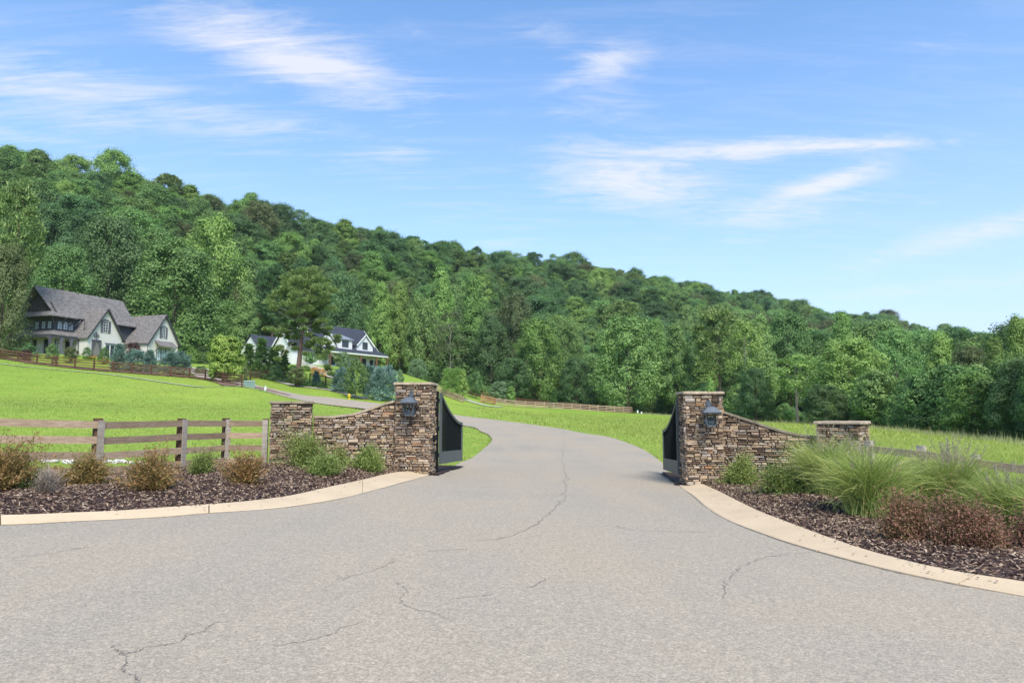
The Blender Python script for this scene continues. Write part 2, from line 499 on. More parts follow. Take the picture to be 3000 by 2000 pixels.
M = dict(
    grass=mat_grass(), asphalt=mat_asphalt(),
    kerb=mat_concrete("kerb_concrete", (0.57, 0.45, 0.30)), walk=mat_concrete("walk_concrete", (0.42, 0.385, 0.335)),
    stone=mat_stone(), mortar=mat_plain("dark_mortar", (0.085, 0.064, 0.048), 0.95, 0.3, 8),  # mortar: dark brown of the joints between the stones
    capstone=mat_plain("cap_stone", (0.36, 0.29, 0.205), 0.85, 0.35, 5, bstr=0.5),
    capdark=mat_plain("mossy_cap_stone", (0.22, 0.185, 0.125), 0.9, 0.5, 5, bstr=0.5),
    fence=mat_wood("weathered_board", (0.33, 0.240, 0.160), (0.51, 0.405, 0.29)),
    fence_grey=mat_wood("grey_weathered_board", (0.36, 0.315, 0.26), (0.50, 0.45, 0.39)),
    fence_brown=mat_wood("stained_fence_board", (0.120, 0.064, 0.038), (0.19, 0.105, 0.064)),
    fence_tan=mat_wood("tan_fence_board", (0.42, 0.31, 0.21), (0.54, 0.42, 0.31)),
    fence_orange=mat_wood("fresh_wood_board", (0.36, 0.20, 0.10), (0.46, 0.28, 0.15)),
    iron=mat_plain("black_painted_metal", (0.012, 0.015, 0.016), 0.75, 0.15, 6, bstr=0.03, spec=0.02),
    irongrey=mat_plain("grey_painted_metal", (0.075, 0.09, 0.092), 0.5, 0.1, 4, bstr=0.03, spec=0.4),
    zinc=mat_plain("lantern_metal", (0.10, 0.118, 0.135), 0.45, 0.2, 9, metal=0.2, bstr=0.05, spec=0.5),
    mulchbase=mat_island("mulch_soil", [(0, (0.05, 0.03, 0.025)), (1, (0.05, 0.03, 0.025))]),
    chip=mat_island("mulch_chip", [(0, (0.050, 0.030, 0.022)), (0.3, (0.105, 0.066, 0.050)), (0.55, (0.21, 0.135, 0.088)), (0.8, (0.34, 0.25, 0.175)), (1, (0.46, 0.36, 0.26))]),
    redsoil=mat_plain("red_clay", (0.50, 0.24, 0.13), 0.95, 0.3, 0.5, bstr=0.4),
    redmulch=mat_plain("reddish_mulch", (0.20, 0.125, 0.085), 0.95, 0.45, 2.5, bstr=0.5),
    rock=mat_island("white_rock", [(0, (0.30, 0.28, 0.24)), (1, (0.56, 0.54, 0.50))], bstr=0.6),
    bark=mat_plain("bark", (0.115, 0.090, 0.070), 0.95, 0.4, 5, bstr=0.7, stretch=(3, 3, 0.6)),
    palebark=mat_plain("pale_bark", (0.26, 0.23, 0.20), 0.95, 0.35, 5, bstr=0.5, stretch=(3, 3, 0.6)),
    pinebark=mat_plain("pine_bark", (0.175, 0.112, 0.085), 0.95, 0.45, 4, bstr=0.7, stretch=(2, 2, 0.8)),
    softsoil=mat_plain("dry_soil", (0.22, 0.16, 0.11), 0.95, 0.3, 2),
    twig=mat_plain("grey_twig", (0.30, 0.27, 0.24), 0.9, 0.3, 6),
    browntwig=mat_plain("brown_twig", (0.20, 0.125, 0.06), 0.9, 0.3, 6),
    stucco=mat_plain("cream_stucco", (0.62, 0.605, 0.56), 0.9, 0.06, 1.2, bstr=0.1),
    slate=mat_board("slate_grey_siding", (0.085, 0.087, 0.098), 0.3, True),
    darkshake=mat_shingle("dark_shake", (0.068, 0.062, 0.060)),
    shingle=mat_shingle("weathered_shingle", (0.172, 0.162, 0.155)),
    navyroof=mat_shingle("charcoal_shingle", (0.048, 0.055, 0.075), 0.2),
    metalroof=mat_board("pale_metal_roof", (0.22, 0.25, 0.30), 0.4, True),
    timber=mat_wood("grey_stained_timber", (0.12, 0.12, 0.14), (0.20, 0.20, 0.23)),
    browntimber=mat_wood("brown_timber", (0.13, 0.072, 0.045), (0.20, 0.12, 0.08)),
    white=mat_board("white_siding", (0.74, 0.75, 0.74), 0.4, True),
    whitetrim=mat_plain("white_trim", (0.74, 0.74, 0.71), 0.6, 0.05, 2),
    darktrim=mat_plain("dark_trim", (0.050, 0.050, 0.055), 0.6, 0.1, 2),
    glass=mat_glass(), paleglass=mat_glass("pale_reflection_glass", (0.28, 0.33, 0.35)),  # paleglass: whitish window reflection painted into the glass colour
    utilgreen=mat_plain("green_utility_paint", (0.17, 0.26, 0.23), 0.5, 0.08, 2),
    yellow=mat_plain("yellow_hydrant_paint", (0.62, 0.46, 0.03), 0.5, 0.1, 6),
    plasticwhite=mat_plain("white_plastic", (0.62, 0.68, 0.63), 0.5, 0.05, 2),
    gravel=mat_plain("pale_gravel", (0.30, 0.33, 0.20), 0.95, 0.25, 1.2, bstr=0.3),
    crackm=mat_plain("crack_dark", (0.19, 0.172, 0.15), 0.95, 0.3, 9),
    orange=mat_leaf("orange_flower", [(0.62, 0.20, 0.01), (0.75, 0.34, 0.02), (0.20, 0.30, 0.04)], 0.01, 0.05, 0.2),
)

# ------------------------------------------------------------------ terrain
ctrl = []


def near_plane(x, y):
    return -0.032 * x - 0.0085 * y


for x, y in [(-14, -12), (-14, 0), (-12, 6), (-6, -8), (-6, 0), (-5, 7), (0, -8), (0, 0), (0, 6), (0, 12), (0.5, 17), (5, -8), (4.5, 0), (4.4, 5), (3, 10),
             (12, -10), (10, 0), (12, 3), (-3, 12), (-2.5, 18), (4.6, 17.4), (3.3, 14), (-6.5, 8.7), (1.5, 20)]:
    ctrl.append((x, y, near_plane(x, y)))
for x, y, z in [(-9.2, 15.1, .17), (-8.4, 17.2, .15), (-7.4, 18.8, .13), (-5.8, 17.8, .17), (-12, 12.5, .25), (7.5, 16.2, -.24), (8.4, 14.6, -.28), (9.3, 12.9, -.42), (10.5, 10.5, -.5),
                (-30, 3, .9), (-40, -40, 1), (40, -40, -1.5), (25, 5, -1.0), (30, 25, -0.9)]:
    ctrl.append((x, y, z))
roadL = [(743, 1136, 81), (814, 1157, 82), (916, 1180, 82), (1072, 1199, 82), (1200, 1222, 79), (1359, 1248, 72), (1412, 1266, 57), (1439, 1283, 47), (1436, 1299, 39), (1391, 1337, 28.5), (1343, 1359, 24.5)]
roadR = [(735, 1127, 86), (895, 1159, 90), (975, 1166, 92), (1130, 1185, 92), (1327, 1215, 92), (1487, 1235, 86), (1570, 1246, 77), (1646, 1257, 68), (1774, 1279, 51), (1870, 1311, 36.8), (1943, 1359, 25.3)]
pix = roadL + roadR + [
    (-250, 1048, 92), (0, 1051, 89), (99, 1066, 89), (261, 1084, 89), (429, 1097, 89), (594, 1111, 89), (700, 1132, 77),
    (300, 1200, 38), (0, 1180, 45), (600, 1190, 55), (900, 1215, 50), (-300, 1160, 55),
    (0, 1066, 83), (204, 1087, 82), (329, 1099, 81), (600, 1135, 77),
    (868, 1131, 100), (960, 1142, 99), (1046, 1163, 97), (975, 1122, 112), (1100, 1140, 118), (1200, 1105, 140), (1180, 1150, 108),
    (1300, 1172, 135), (1477, 1186, 146), (1650, 1198, 149), (1849, 1211, 150), (1300, 1155, 170), (1500, 1178, 178), (1700, 1192, 176), (1900, 1209, 170), (2050, 1222, 150), (2200, 1237, 130),
    (2350, 1236, 140), (2500, 1245, 100), (2700, 1264, 80), (3000, 1292, 62), (3400, 1330, 50), (1950, 1262, 70), (2000, 1238, 100), (2300, 1290, 45), (2700, 1318, 38), (3000, 1345, 30), (1700, 1225, 110), (1450, 1205, 118)]
ctrl += [tuple(P(*q)) for q in pix]
HA = math.radians(72)                                  # stone house: axes, corner, base height
HO = (-67.55, 100.0, 9.85)
for s_, t_ in [(-2, 3), (6, 5), (18, 6), (18, -5), (4, -5), (-3, -6), (12, 0)]:
    ctrl.append((HO[0] + s_ * math.cos(HA) + t_ * math.sin(HA), HO[1] + s_ * math.sin(HA) - t_ * math.cos(HA), HO[2] - 0.1))
WA = math.radians(58)                                  # farmhouse
WO = (-29.35, 160.0, 11.15)
for s_, t_ in [(0, 2), (-8, 2), (-17, 2), (-26, 1), (0, -10), (-12, -11), (-26, -10)]:
    ctrl.append((WO[0] + s_ * math.cos(WA) + t_ * math.sin(WA), WO[1] + s_ * math.sin(WA) - t_ * math.cos(WA), WO[2] - 0.05))
# hill: foot distance and ridge (pixel column, distance, height of the tree tops there)
hpx = np.array([-900, -300, 0, 500, 900, 1300, 1700, 2100, 2500, 2900, 3300, 3900])
hfoot = np.array([128, 132, 136, 150, 185, 182, 180, 165, 150, 120, 95, 80])
hridge = np.array([225, 235, 250, 290, 340, 390, 445, 525, 620, 720, 830, 960])
htop = np.array([330, 390, 462, 545, 632, 718, 775, 842, 920, 985, 1030, 1090])
for px, df, dr, ty in zip(hpx, hfoot, hridge, htop):
    zr = 1.6 + (1205 - ty) * dr / F - 15.5 - 4.5 * min(1, max(0, (px - 1700) / 1000))
    xr = (px - 1500) / F / 1.006
    base = float(np.interp(px, [-900, 0, 800, 1300, 2000, 3000, 3900], [14, 11.5, 12.5, 6, 1.5, -.5, -1]))
    for f_, g_ in [(0.0, 0.0), (0.25, 0.13), (0.5, 0.42), (0.75, 0.74), (1.0, 1.0)]:
        d_ = df + f_ * (dr - df)
        ctrl.append((xr * d_, d_, base + g_ * (zr - base)))
    ctrl.append((xr * (dr + 150), dr + 150, zr - 18))
    ctrl.append((xr * (dr + 600), dr + 600, zr - 60))
for x, y in [(-3000, 3000), (0, 4500), (3000, 3000), (-2500, -500), (2500, -500), (3500, 1200)]:
    ctrl.append((x, y, 20 if y > 0 else -2))
ctrl = np.array(ctrl, dtype=float)
CX = ctrl[:, :2]
A_ = -np.sqrt(((CX[:, None] - CX[None]) ** 2).sum(-1) + 2.0 ** 2)
n_ = len(CX)
AA = np.zeros((n_ + 1, n_ + 1))
AA[:n_, :n_] = A_ + np.eye(n_) * 0.02
AA[:n_, n_] = 1
AA[n_, :n_] = 1
TW = np.linalg.solve(AA, np.append(ctrl[:, 2], 0))


def T(x, y):
    x, y = np.atleast_1d(np.asarray(x, float)), np.atleast_1d(np.asarray(y, float))
    out = np.empty(x.size)
    xf, yf = x.ravel(), y.ravel()
    for i in range(0, x.size, 20000):
        r = -np.sqrt((xf[i:i + 20000, None] - CX[None, :, 0]) ** 2 + (yf[i:i + 20000, None] - CX[None, :, 1]) ** 2 + 4.0)
        out[i:i + 20000] = r @ TW[:-1] + TW[-1]
    return out.reshape(x.shape)


def T1(x, y):
    return float(T(x, y)[0])


def G(px, py, dz=0.0, dmin=3.0):
    """ground point seen at a pixel"""
    ds = np.concatenate([np.arange(dmin, 60, 0.05), np.arange(60, 400, 0.5)])
    r = ray(px, py)
    X, Y, Z = r[0] * ds / r[1], ds, 1.6 + r[2] * ds / r[1]
    below = np.nonzero(Z < T(X, Y) + dz)[0]
    i = below[0] if len(below) else len(ds) - 1
    return np.array([X[i], Y[i], T1(X[i], Y[i])])


def at(px, d):
    """ground point in a pixel column at a depth"""
    x = (px - 1500) / F / 1.005 * d
    return np.array([x, d, T1(x, d)])


def axis(lims, step0, grow, far):
    lo, hi = lims
    core = list(np.arange(lo, hi + 1e-6, step0))
    up, s_ = [], step0
    while (core + up)[-1] < far[1]:
        s_ *= grow
        up.append((core + up)[-1] + s_)
    dn, s_ = [], step0
    while (dn[-1] if dn else lo) > far[0]:
        s_ *= grow
        dn.append((dn[-1] if dn else lo) - s_)
    return np.array(dn[::-1] + core + up)


gx = axis((-24, 24), 0.5, 1.035, (-2200, 2200))
gy = axis((4, 40), 0.5, 1.03, (-500, 2200))
XX, YY = np.meshgrid(gx, gy)
ZZ = T(XX, YY)
idx = np.arange(XX.size).reshape(XX.shape)
fc = np.stack([idx[:-1, :-1], idx[:-1, 1:], idx[1:, 1:], idx[1:, :-1]], -1).reshape(-1, 4)
gme = npmesh("ground", np.stack([XX, YY, ZZ], -1).reshape(-1, 3), fc, smooth=True)
tag(link("ground", gme, M['grass']), kind='structure')


def TG(x, y):
    """height of the ground mesh itself (bilinear), for things laid on it"""
    x, y = np.asarray(x, float), np.asarray(y, float)
    i = np.clip(np.searchsorted(gy, y) - 1, 0, len(gy) - 2)
    j = np.clip(np.searchsorted(gx, x) - 1, 0, len(gx) - 2)
    fy = (y - gy[i]) / (gy[i + 1] - gy[i])
    fx = (x - gx[j]) / (gx[j + 1] - gx[j])
    return (ZZ[i, j] * (1 - fx) * (1 - fy) + ZZ[i, j + 1] * fx * (1 - fy) + ZZ[i + 1, j] * (1 - fx) * fy + ZZ[i + 1, j + 1] * fx * fy)


def catmull(pts, n):
    pts = [np.asarray(p, float) for p in pts]
    pts = [2 * pts[0] - pts[1]] + pts + [2 * pts[-1] - pts[-2]]
    out = []
    for i in range(1, len(pts) - 2):
        for k in range(n):
            t = k / n
            a, b, c, d = pts[i - 1], pts[i], pts[i + 1], pts[i + 2]
            out.append(0.5 * (2 * b + (c - a) * t + (2 * a - 5 * b + 4 * c - d) * t * t + (3 * b - a - 3 * c + d) * t ** 3))
    out.append(pts[-2])
    return np.array(out)


def drape(name, Lp, Rp, across, mat, off=0.02, jit=0.0, wob=0):
    """strip between two matched edge polylines, laid on the ground"""
    Lp, Rp = np.asarray(Lp, float), np.asarray(Rp, float)
    n = len(Lp)
    f = np.linspace(0, 1, across + 1)
    X = Lp[:, None, 0] * (1 - f) + Rp[:, None, 0] * f
    Y = Lp[:, None, 1] * (1 - f) + Rp[:, None, 1] * f
    if jit:
        X[:, 0] += rng.normal(0, jit, n)
        X[:, -1] += rng.normal(0, jit, n)
        Y[:, 0] += rng.normal(0, jit, n)
        Y[:, -1] += rng.normal(0, jit, n)
    Z = np.maximum(TG(X, Y), T(X, Y)) + off + np.clip(Y, 0, 300) * 0.0006
    ii = np.arange(X.size).reshape(X.shape)
    fa = np.stack([ii[:-1, :-1], ii[1:, :-1], ii[1:, 1:], ii[:-1, 1:]], -1).reshape(-1, 4)
    me = npmesh(name, np.stack([X, Y, Z], -1).reshape(-1, 3), fa, smooth=True)
    return link(name, me, mat)


# kerbs: front (road side) and back edges
kLf = [G(a, b)[:2] for a, b in [(1266, 1392), (1170, 1419), (1080, 1443), (990, 1465), (870, 1486), (750, 1497), (612, 1507), (476, 1519), (238, 1531), (0, 1543.5)]]
kLb = [G(a, b, 0.10)[:2] for a, b in [(1225, 1379), (1168, 1382), (1080, 1400), (990, 1420), (870, 1447), (760, 1462), (612, 1477), (476, 1487), (238, 1500), (0, 1509)]]
kRf = [G(a, b)[:2] for a, b in [(1985, 1421), (2032, 1457), (2068, 1487), (2138, 1530), (2265, 1579), (2393, 1620), (2584, 1671), (2775, 1713), (3000, 1754)]]
kRb = [G(a, b, 0.10)[:2] for a, b in [(2062, 1418), (2110, 1439), (2161, 1467), (2230, 1499), (2325, 1534), (2508, 1600), (2680, 1646), (2839, 1678), (3000, 1703)]]
kLf += [np.array(q) for q in [(-8.6, 8.25), (-13, 7.7), (-30, 6.8)]]
kLb += [np.array(q) for q in [(-8.7, 8.95), (-13, 8.4), (-30, 7.5)]]
kRf += [np.array(q) for q in [(6.6, 5.2), (10, 3.8), (30, 2.0)]]
kRb += [np.array(q) for q in [(7.0, 5.75), (10.2, 4.45), (30, 2.7)]]

# road: driveway edges then forecourt edges
rl = [P(*q)[:2] for q in roadL] + [np.array((-1.92, 21.2))]
rr = [P(*q)[:2] for q in roadR] + [np.array((4.66, 20.6))]
lp, rp = catmull(rl + kLf[:1], 14), catmull(rr + kRf[:1], 14)
lf, rf = catmull(kLf, 8), catmull(kRf, 8)
# below the gates: rows of constant distance between the two kerbs
yj = min(lf[0][1], rf[0][1])
ys_ = np.unique(np.round(np.concatenate([lf[:, 1], rf[:, 1], np.linspace(yj, -14, 90)]), 3))[::-1]
ys_ = ys_[ys_ <= yj]


def xof(c, y):
    o_ = np.argsort(c[:, 1])
    return np.interp(y, c[o_, 1], c[o_, 0])


Ls = np.concatenate([lp[:-1], np.stack([xof(lf, ys_), ys_], 1)])
Rs = np.concatenate([rp[:-1], np.stack([xof(rf, ys_), ys_], 1)])
def in_poly(x, y, poly):
    inside = np.zeros(x.shape, bool)
    n = len(poly)
    for i in range(n):
        x1, y1 = poly[i]
        x2, y2 = poly[(i + 1) % n]
        c = ((y1 > y) != (y2 > y)) & (x < (x2 - x1) * (y - y1) / (y2 - y1 + 1e-12) + x1)
        inside ^= c
    return inside


roadpoly = np.concatenate([Ls, Rs[::-1]])
road = drape("road", Ls, Rs, 40, M['asphalt'], 0.012)
tag(road, kind='structure')
# the earth lies a little lower under the paving
und = in_poly(XX.ravel(), YY.ravel(), roadpoly).reshape(XX.shape)
co = np.stack([XX, YY, ZZ - und * np.where(YY < 30, 0.10, 0.15)], -1).astype(np.float32)
gme.vertices.foreach_set('co', co.ravel())
gme.update()


def make_kerb(fr, bk, joints):
    mb = MB()
    fr, bk = catmull(fr, 10), catmull(bk, 10)
    prof = [(-0.0, -0.10), (0.0, 0.028), (0.045, 0.040), (0.22, 0.046), (0.26, 0.052), (0.93, 0.105), (1.0, 0.100), (1.0, -0.12)]
    rows = []
    for a, b in zip(fr, bk):
        row = []
        for s_, h in prof:
            p = a * (1 - s_) + b * s_
            row.append((p[0], p[1], T1(p[0], p[1]) + h + 0.006 * math.sin(p[0] * 3.1 + p[1])))
        rows.append(row)
    m_ = len(prof)
    start = 0
    cuts = sorted(joints) + [len(rows) - 1]
    for c in cuts:
        seg = [list(r) for r in rows[start:c + 1]]
        if len(seg) > 1:
            # pull the end rows back a touch so the joint reads as a groove
            def toward(r0, r1, d):
                return [tuple(np.array(p) + (np.array(q) - np.array(p)) / max(1e-6, np.linalg.norm(np.array(q) - np.array(p))) * d) for p, q in zip(r0, r1)]
            seg[0] = toward(seg[0], seg[1], 0.008)
            seg[-1] = toward(seg[-1], seg[-2], 0.008)
            vs = [p for r in seg for p in r]
            fs = [(i * m_ + j, i * m_ + j + 1, (i + 1) * m_ + j + 1, (i + 1) * m_ + j) for i in range(len(seg) - 1) for j in range(m_ - 1)]
            fs += [tuple(range(m_)), tuple((len(seg) - 1) * m_ + j for j in range(m_))[::-1]]
            mb.add(vs, fs)
        start = c
    return mb.build("kerb", M['kerb'])


tag(make_kerb(kLf, kLb, [22, 60, 90, 101]), kind='structure')
tag(make_kerb(kRf, kRb, [26, 50, 72, 88]), kind='structure')

# thin dark strip of uneven width where the asphalt meets the kerbs
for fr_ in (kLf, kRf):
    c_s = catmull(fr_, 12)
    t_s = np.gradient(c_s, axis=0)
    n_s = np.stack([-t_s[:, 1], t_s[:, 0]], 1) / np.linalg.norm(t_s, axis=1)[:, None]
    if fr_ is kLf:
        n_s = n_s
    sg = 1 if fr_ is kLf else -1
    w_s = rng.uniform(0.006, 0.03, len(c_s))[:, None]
    o = drape("dark_seam", c_s - n_s * 0.004, c_s + n_s * w_s * sg, 1, M['crackm'], 0.0155)
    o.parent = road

# cracks in the asphalt: thin jagged dark slivers, parts of the road
crack_px = [
    [(1650, 1236), (1652, 1300), (1648, 1345), (1658, 1400), (1655, 1440), (1648, 1470), (1610, 1505), (1560, 1545), (1490, 1575), (1400, 1590)],
    [(1160, 1640), (1130, 1662), (1080, 1680), (1030, 1694), (1000, 1702)],
    [(1250, 1620), (1310, 1615), (1378, 1614)],
    [(1160, 1712), (1190, 1740), (1172, 1768), (1210, 1790), (1270, 1805), (1310, 1818)],
    [(635, 1830), (590, 1856), (545, 1868), (535, 1885), (490, 1898), (440, 1905), (400, 1922), (363, 1930), (368, 1955), (360, 1972), (395, 1992), (410, 2010)],
    [(363, 1930), (345, 1915), (330, 1900)],
    [(1060, 1830), (1010, 1845), (960, 1870), (880, 1890), (810, 1900)],
    [(2372, 1622), (2300, 1630), (2230, 1642), (2180, 1665), (2140, 1695), (2122, 1730), (2120, 1760)],
    [(1600, 1700), (1570, 1720), (1540, 1730)],
    [(1800, 1545), (1870, 1560), (1960, 1560), (2070, 1565)],
    [(0, 1640), (110, 1632), (200, 1618), (260, 1608)],
    [(1330, 1762), (1400, 1755), (1440, 1750)]]
for cpx in crack_px:
    pts = [G(a, b)[:2] for a, b in cpx]
    cc = catmull(pts, 9)
    nn = len(cc)
    cc = cc + rng.normal(0, 0.018, cc.shape) * np.clip(cc[:, 1:2] / 8, 0.5, 2)
    tn = np.gradient(cc, axis=0)
    nr = np.stack([-tn[:, 1], tn[:, 0]], 1)
    nr /= np.linalg.norm(nr, axis=1)[:, None] + 1e-9
    wdt = (0.0016 + 0.0034 * rng.random(nn)) * np.clip(cc[:, 1] / 7, 0.8, 2.2)
    a, b = cc + nr * wdt[:, None], cc - nr * wdt[:, None]
    o = drape("crack", a, b, 1, M['crackm'], 0.0165)
    o.parent = road

# sidewalks and paths
def path(name, pts, width, mat, off=0.03, n=8, jit=0):
    c = catmull([np.asarray(p)[:2] for p in pts], n)
    t_ = np.gradient(c, axis=0)
    nr = np.stack([-t_[:, 1], t_[:, 0]], 1)
    nr /= np.linalg.norm(nr, axis=1)[:, None]
    wv = np.full(len(c), width / 2) if np.isscalar(width) else np.interp(np.linspace(0, 1, len(c)), np.linspace(0, 1, len(width)), width) / 2
    return drape(name, c + nr * wv[:, None], c - nr * wv[:, None], 3, mat, off, jit)


tag(path("sidewalk", [P(-300, 1046, 85), P(0, 1066, 83), P(204, 1087, 82), P(329, 1099, 81), P(600, 1135, 77), P(700, 1147, 77), P(800, 1159, 78)], 0.6, M['gravel']), kind='structure')
tag(path("sidewalk", [P(800, 1122, 104), P(868, 1131, 100), P(960, 1145, 99), P(1046, 1165, 97), P(1075, 1172, 96)], 1.3, M['walk']), kind='structure')
tag(path("driveway_path", [at(735, 84), at(660, 90), at(600, 95), at(570, 105)], 3.2, M['walk']), kind='structure')
tag(path("driveway_path", [at(885, 134), at(930, 130), at(985, 121), at(1030, 118)], [4, 3, 2.2, 2], M['walk']), kind='structure')
tag(path("gravel_path", [at(1355, 141), at(1400, 139), at(1440, 137), at(1470, 140)], [2.6, 2.2, 1.8, 1.2], M['gravel']), kind='structure')
tag(path("soil_strip", [at(-150, 90), at(0, 89.6), at(99, 89.4), at(261, 89.4), at(429, 89.4), at(594, 89.2), at(700, 77.6)], 1.9, M['redmulch'], 0.05, jit=0.12), kind='structure')
tag(path("soil_strip", [at(715, 83), at(780, 84.2), at(850, 85.5)], [1.5, 2.0, 0.6], M['redmulch'], 0.05, jit=0.1), kind='structure')
tag(path("clay_bank", [at(2255, 146), at(2330, 144), at(2420, 139)], [8, 16, 10], M['redsoil'], 0.12, jit=0.5), kind='structure')
tag(path("clay_bank", [at(2180, 150), at(2250, 152)], [4, 5], M['redsoil'], 0.12, jit=0.4), kind='structure')

# ------------------------------------------------------------------ mulch beds
def resample(c, n):
    c = np.asarray(c, float)
    d = np.r_[0, np.cumsum(np.linalg.norm(np.diff(c, axis=0), axis=1))]
    t_ = np.linspace(0, d[-1], n)
    return np.stack([np.interp(t_, d, c[:, 0]), np.interp(t_, d, c[:, 1])], 1)


def mulch_bed(front, rear, nchips, xr, yr):
    N, Mx = 150, 36
    a, b = resample(catmull(front, 10), N), resample(catmull(rear, 10), N)
    f = np.linspace(0, 1, Mx)
    X = a[:, None, 0] * (1 - f) + b[:, None, 0] * f
    Y = a[:, None, 1] * (1 - f) + b[:, None, 1] * f
    bump = 0.05 * np.sin(X * 1.7 + 1) * np.sin(Y * 1.3) + rng.normal(0, 0.008, X.shape)
    h = 0.075 + 0.11 * np.sin(np.clip(f * 1.2, 0, 1) * PI)[None] + bump * np.sin(f * PI)[None]
    Z = T(X, Y) + h
    ii = np.arange(X.size).reshape(X.shape)
    fa = np.stack([ii[:-1, :-1], ii[1:, :-1], ii[1:, 1:], ii[:-1, 1:]], -1).reshape(-1, 4)
    V0 = np.stack([X, Y, Z], -1).reshape(-1, 3)
    # chips
    ok = np.zeros(0)
    us, vs = rng.random(nchips * 6) * (N - 1), rng.random(nchips * 6) * (Mx - 1)
    i, j = us.astype(int).clip(0, N - 2), vs.astype(int).clip(0, Mx - 2)
    fu, fv = us - i, vs - j
    def bl(Q):
        return Q[i, j] * (1 - fu) * (1 - fv) + Q[i + 1, j] * fu * (1 - fv) + Q[i, j + 1] * (1 - fu) * fv + Q[i + 1, j + 1] * fu * fv
    cx_, cy_, cz_ = bl(X), bl(Y), bl(Z)
    # a few chips spill over the kerb edge
    sel = np.nonzero((cx_ > xr[0]) & (cx_ < xr[1]) & (cy_ > yr[0]) & (cy_ < yr[1]))[0][:nchips]
    c = np.stack([cx_, cy_, cz_], 1)[sel]
    m_ = len(c)
    c[:, 2] += rng.random(m_) * 0.022
    ang = rng.random(m_) * 2 * PI
    tilt = rng.normal(0, 0.35, m_)
    roll = rng.normal(0, 0.5, m_)
    L_ = rng.uniform(0.012, 0.042, m_)
    W_ = rng.uniform(0.005, 0.013, m_)
    d = np.stack([np.cos(ang) * np.cos(tilt), np.sin(ang) * np.cos(tilt), np.sin(tilt)], 1)
    s_ = np.stack([-np.sin(ang) * np.cos(roll), np.cos(ang) * np.cos(roll), np.sin(roll)], 1)
    q = np.stack([c - d * L_[:, None] - s_ * W_[:, None] * 0.6, c + d * L_[:, None] * 0.8 - s_ * W_[:, None], c + d * L_[:, None] + s_ * W_[:, None] * 0.7, c - d * L_[:, None] * 0.9 + s_ * W_[:, None]], 1)
    V = np.concatenate([V0, q.reshape(-1, 3)])
    fq = (np.arange(m_ * 4).reshape(-1, 4) + len(V0))
    me = npmesh("mulch_bed", V, np.concatenate([fa, fq]), midx=np.r_[np.zeros(len(fa)), np.ones(m_)])
    o = link("mulch_bed", me, [M['mulchbase'], M['chip']])
    tag(o, kind='stuff')

    def height(x, y):
        k_ = np.argmin((X - x) ** 2 + (Y - y) ** 2)
        return float(Z.ravel()[k_])
    return height


rearL = [(-2.75, 18.75), (-4.0, 18.35), (-5.2, 18.0), (-6.4, 18.2), (-7.3, 18.75), (-8.3, 17.4), (-9.2, 15.3), (-10.6, 13.3), (-13, 12.0), (-30, 11.5)]
rearR = [(5.0, 17.9), (6.2, 17.5), (7.5, 16.9), (8.25, 15.9), (8.75, 14.6), (9.6, 13.0), (10.7, 11.2), (13, 9.2), (30, 7.5)]
bedL = mulch_bed([k_ + 0 for k_ in kLb], rearL, 70000, (-13, 0), (8, 19.5))
bedR = mulch_bed([k_ + 0 for k_ in kRb], rearR, 70000, (3, 12), (4, 19))
for nm, pts in (('l', [(-2.12, 18.3), (-1.98, 20.2), (-1.72, 22.4)]), ('r', [(4.42, 17.6), (4.62, 19.6), (4.8, 21.0)])):
    tag(path("soil_strip", [np.array(p) + np.array([-0.28 if nm == 'l' else 0.22, 0]) for p in pts], 0.95, M['mulchbase'], 0.05, jit=0.03), kind='structure')

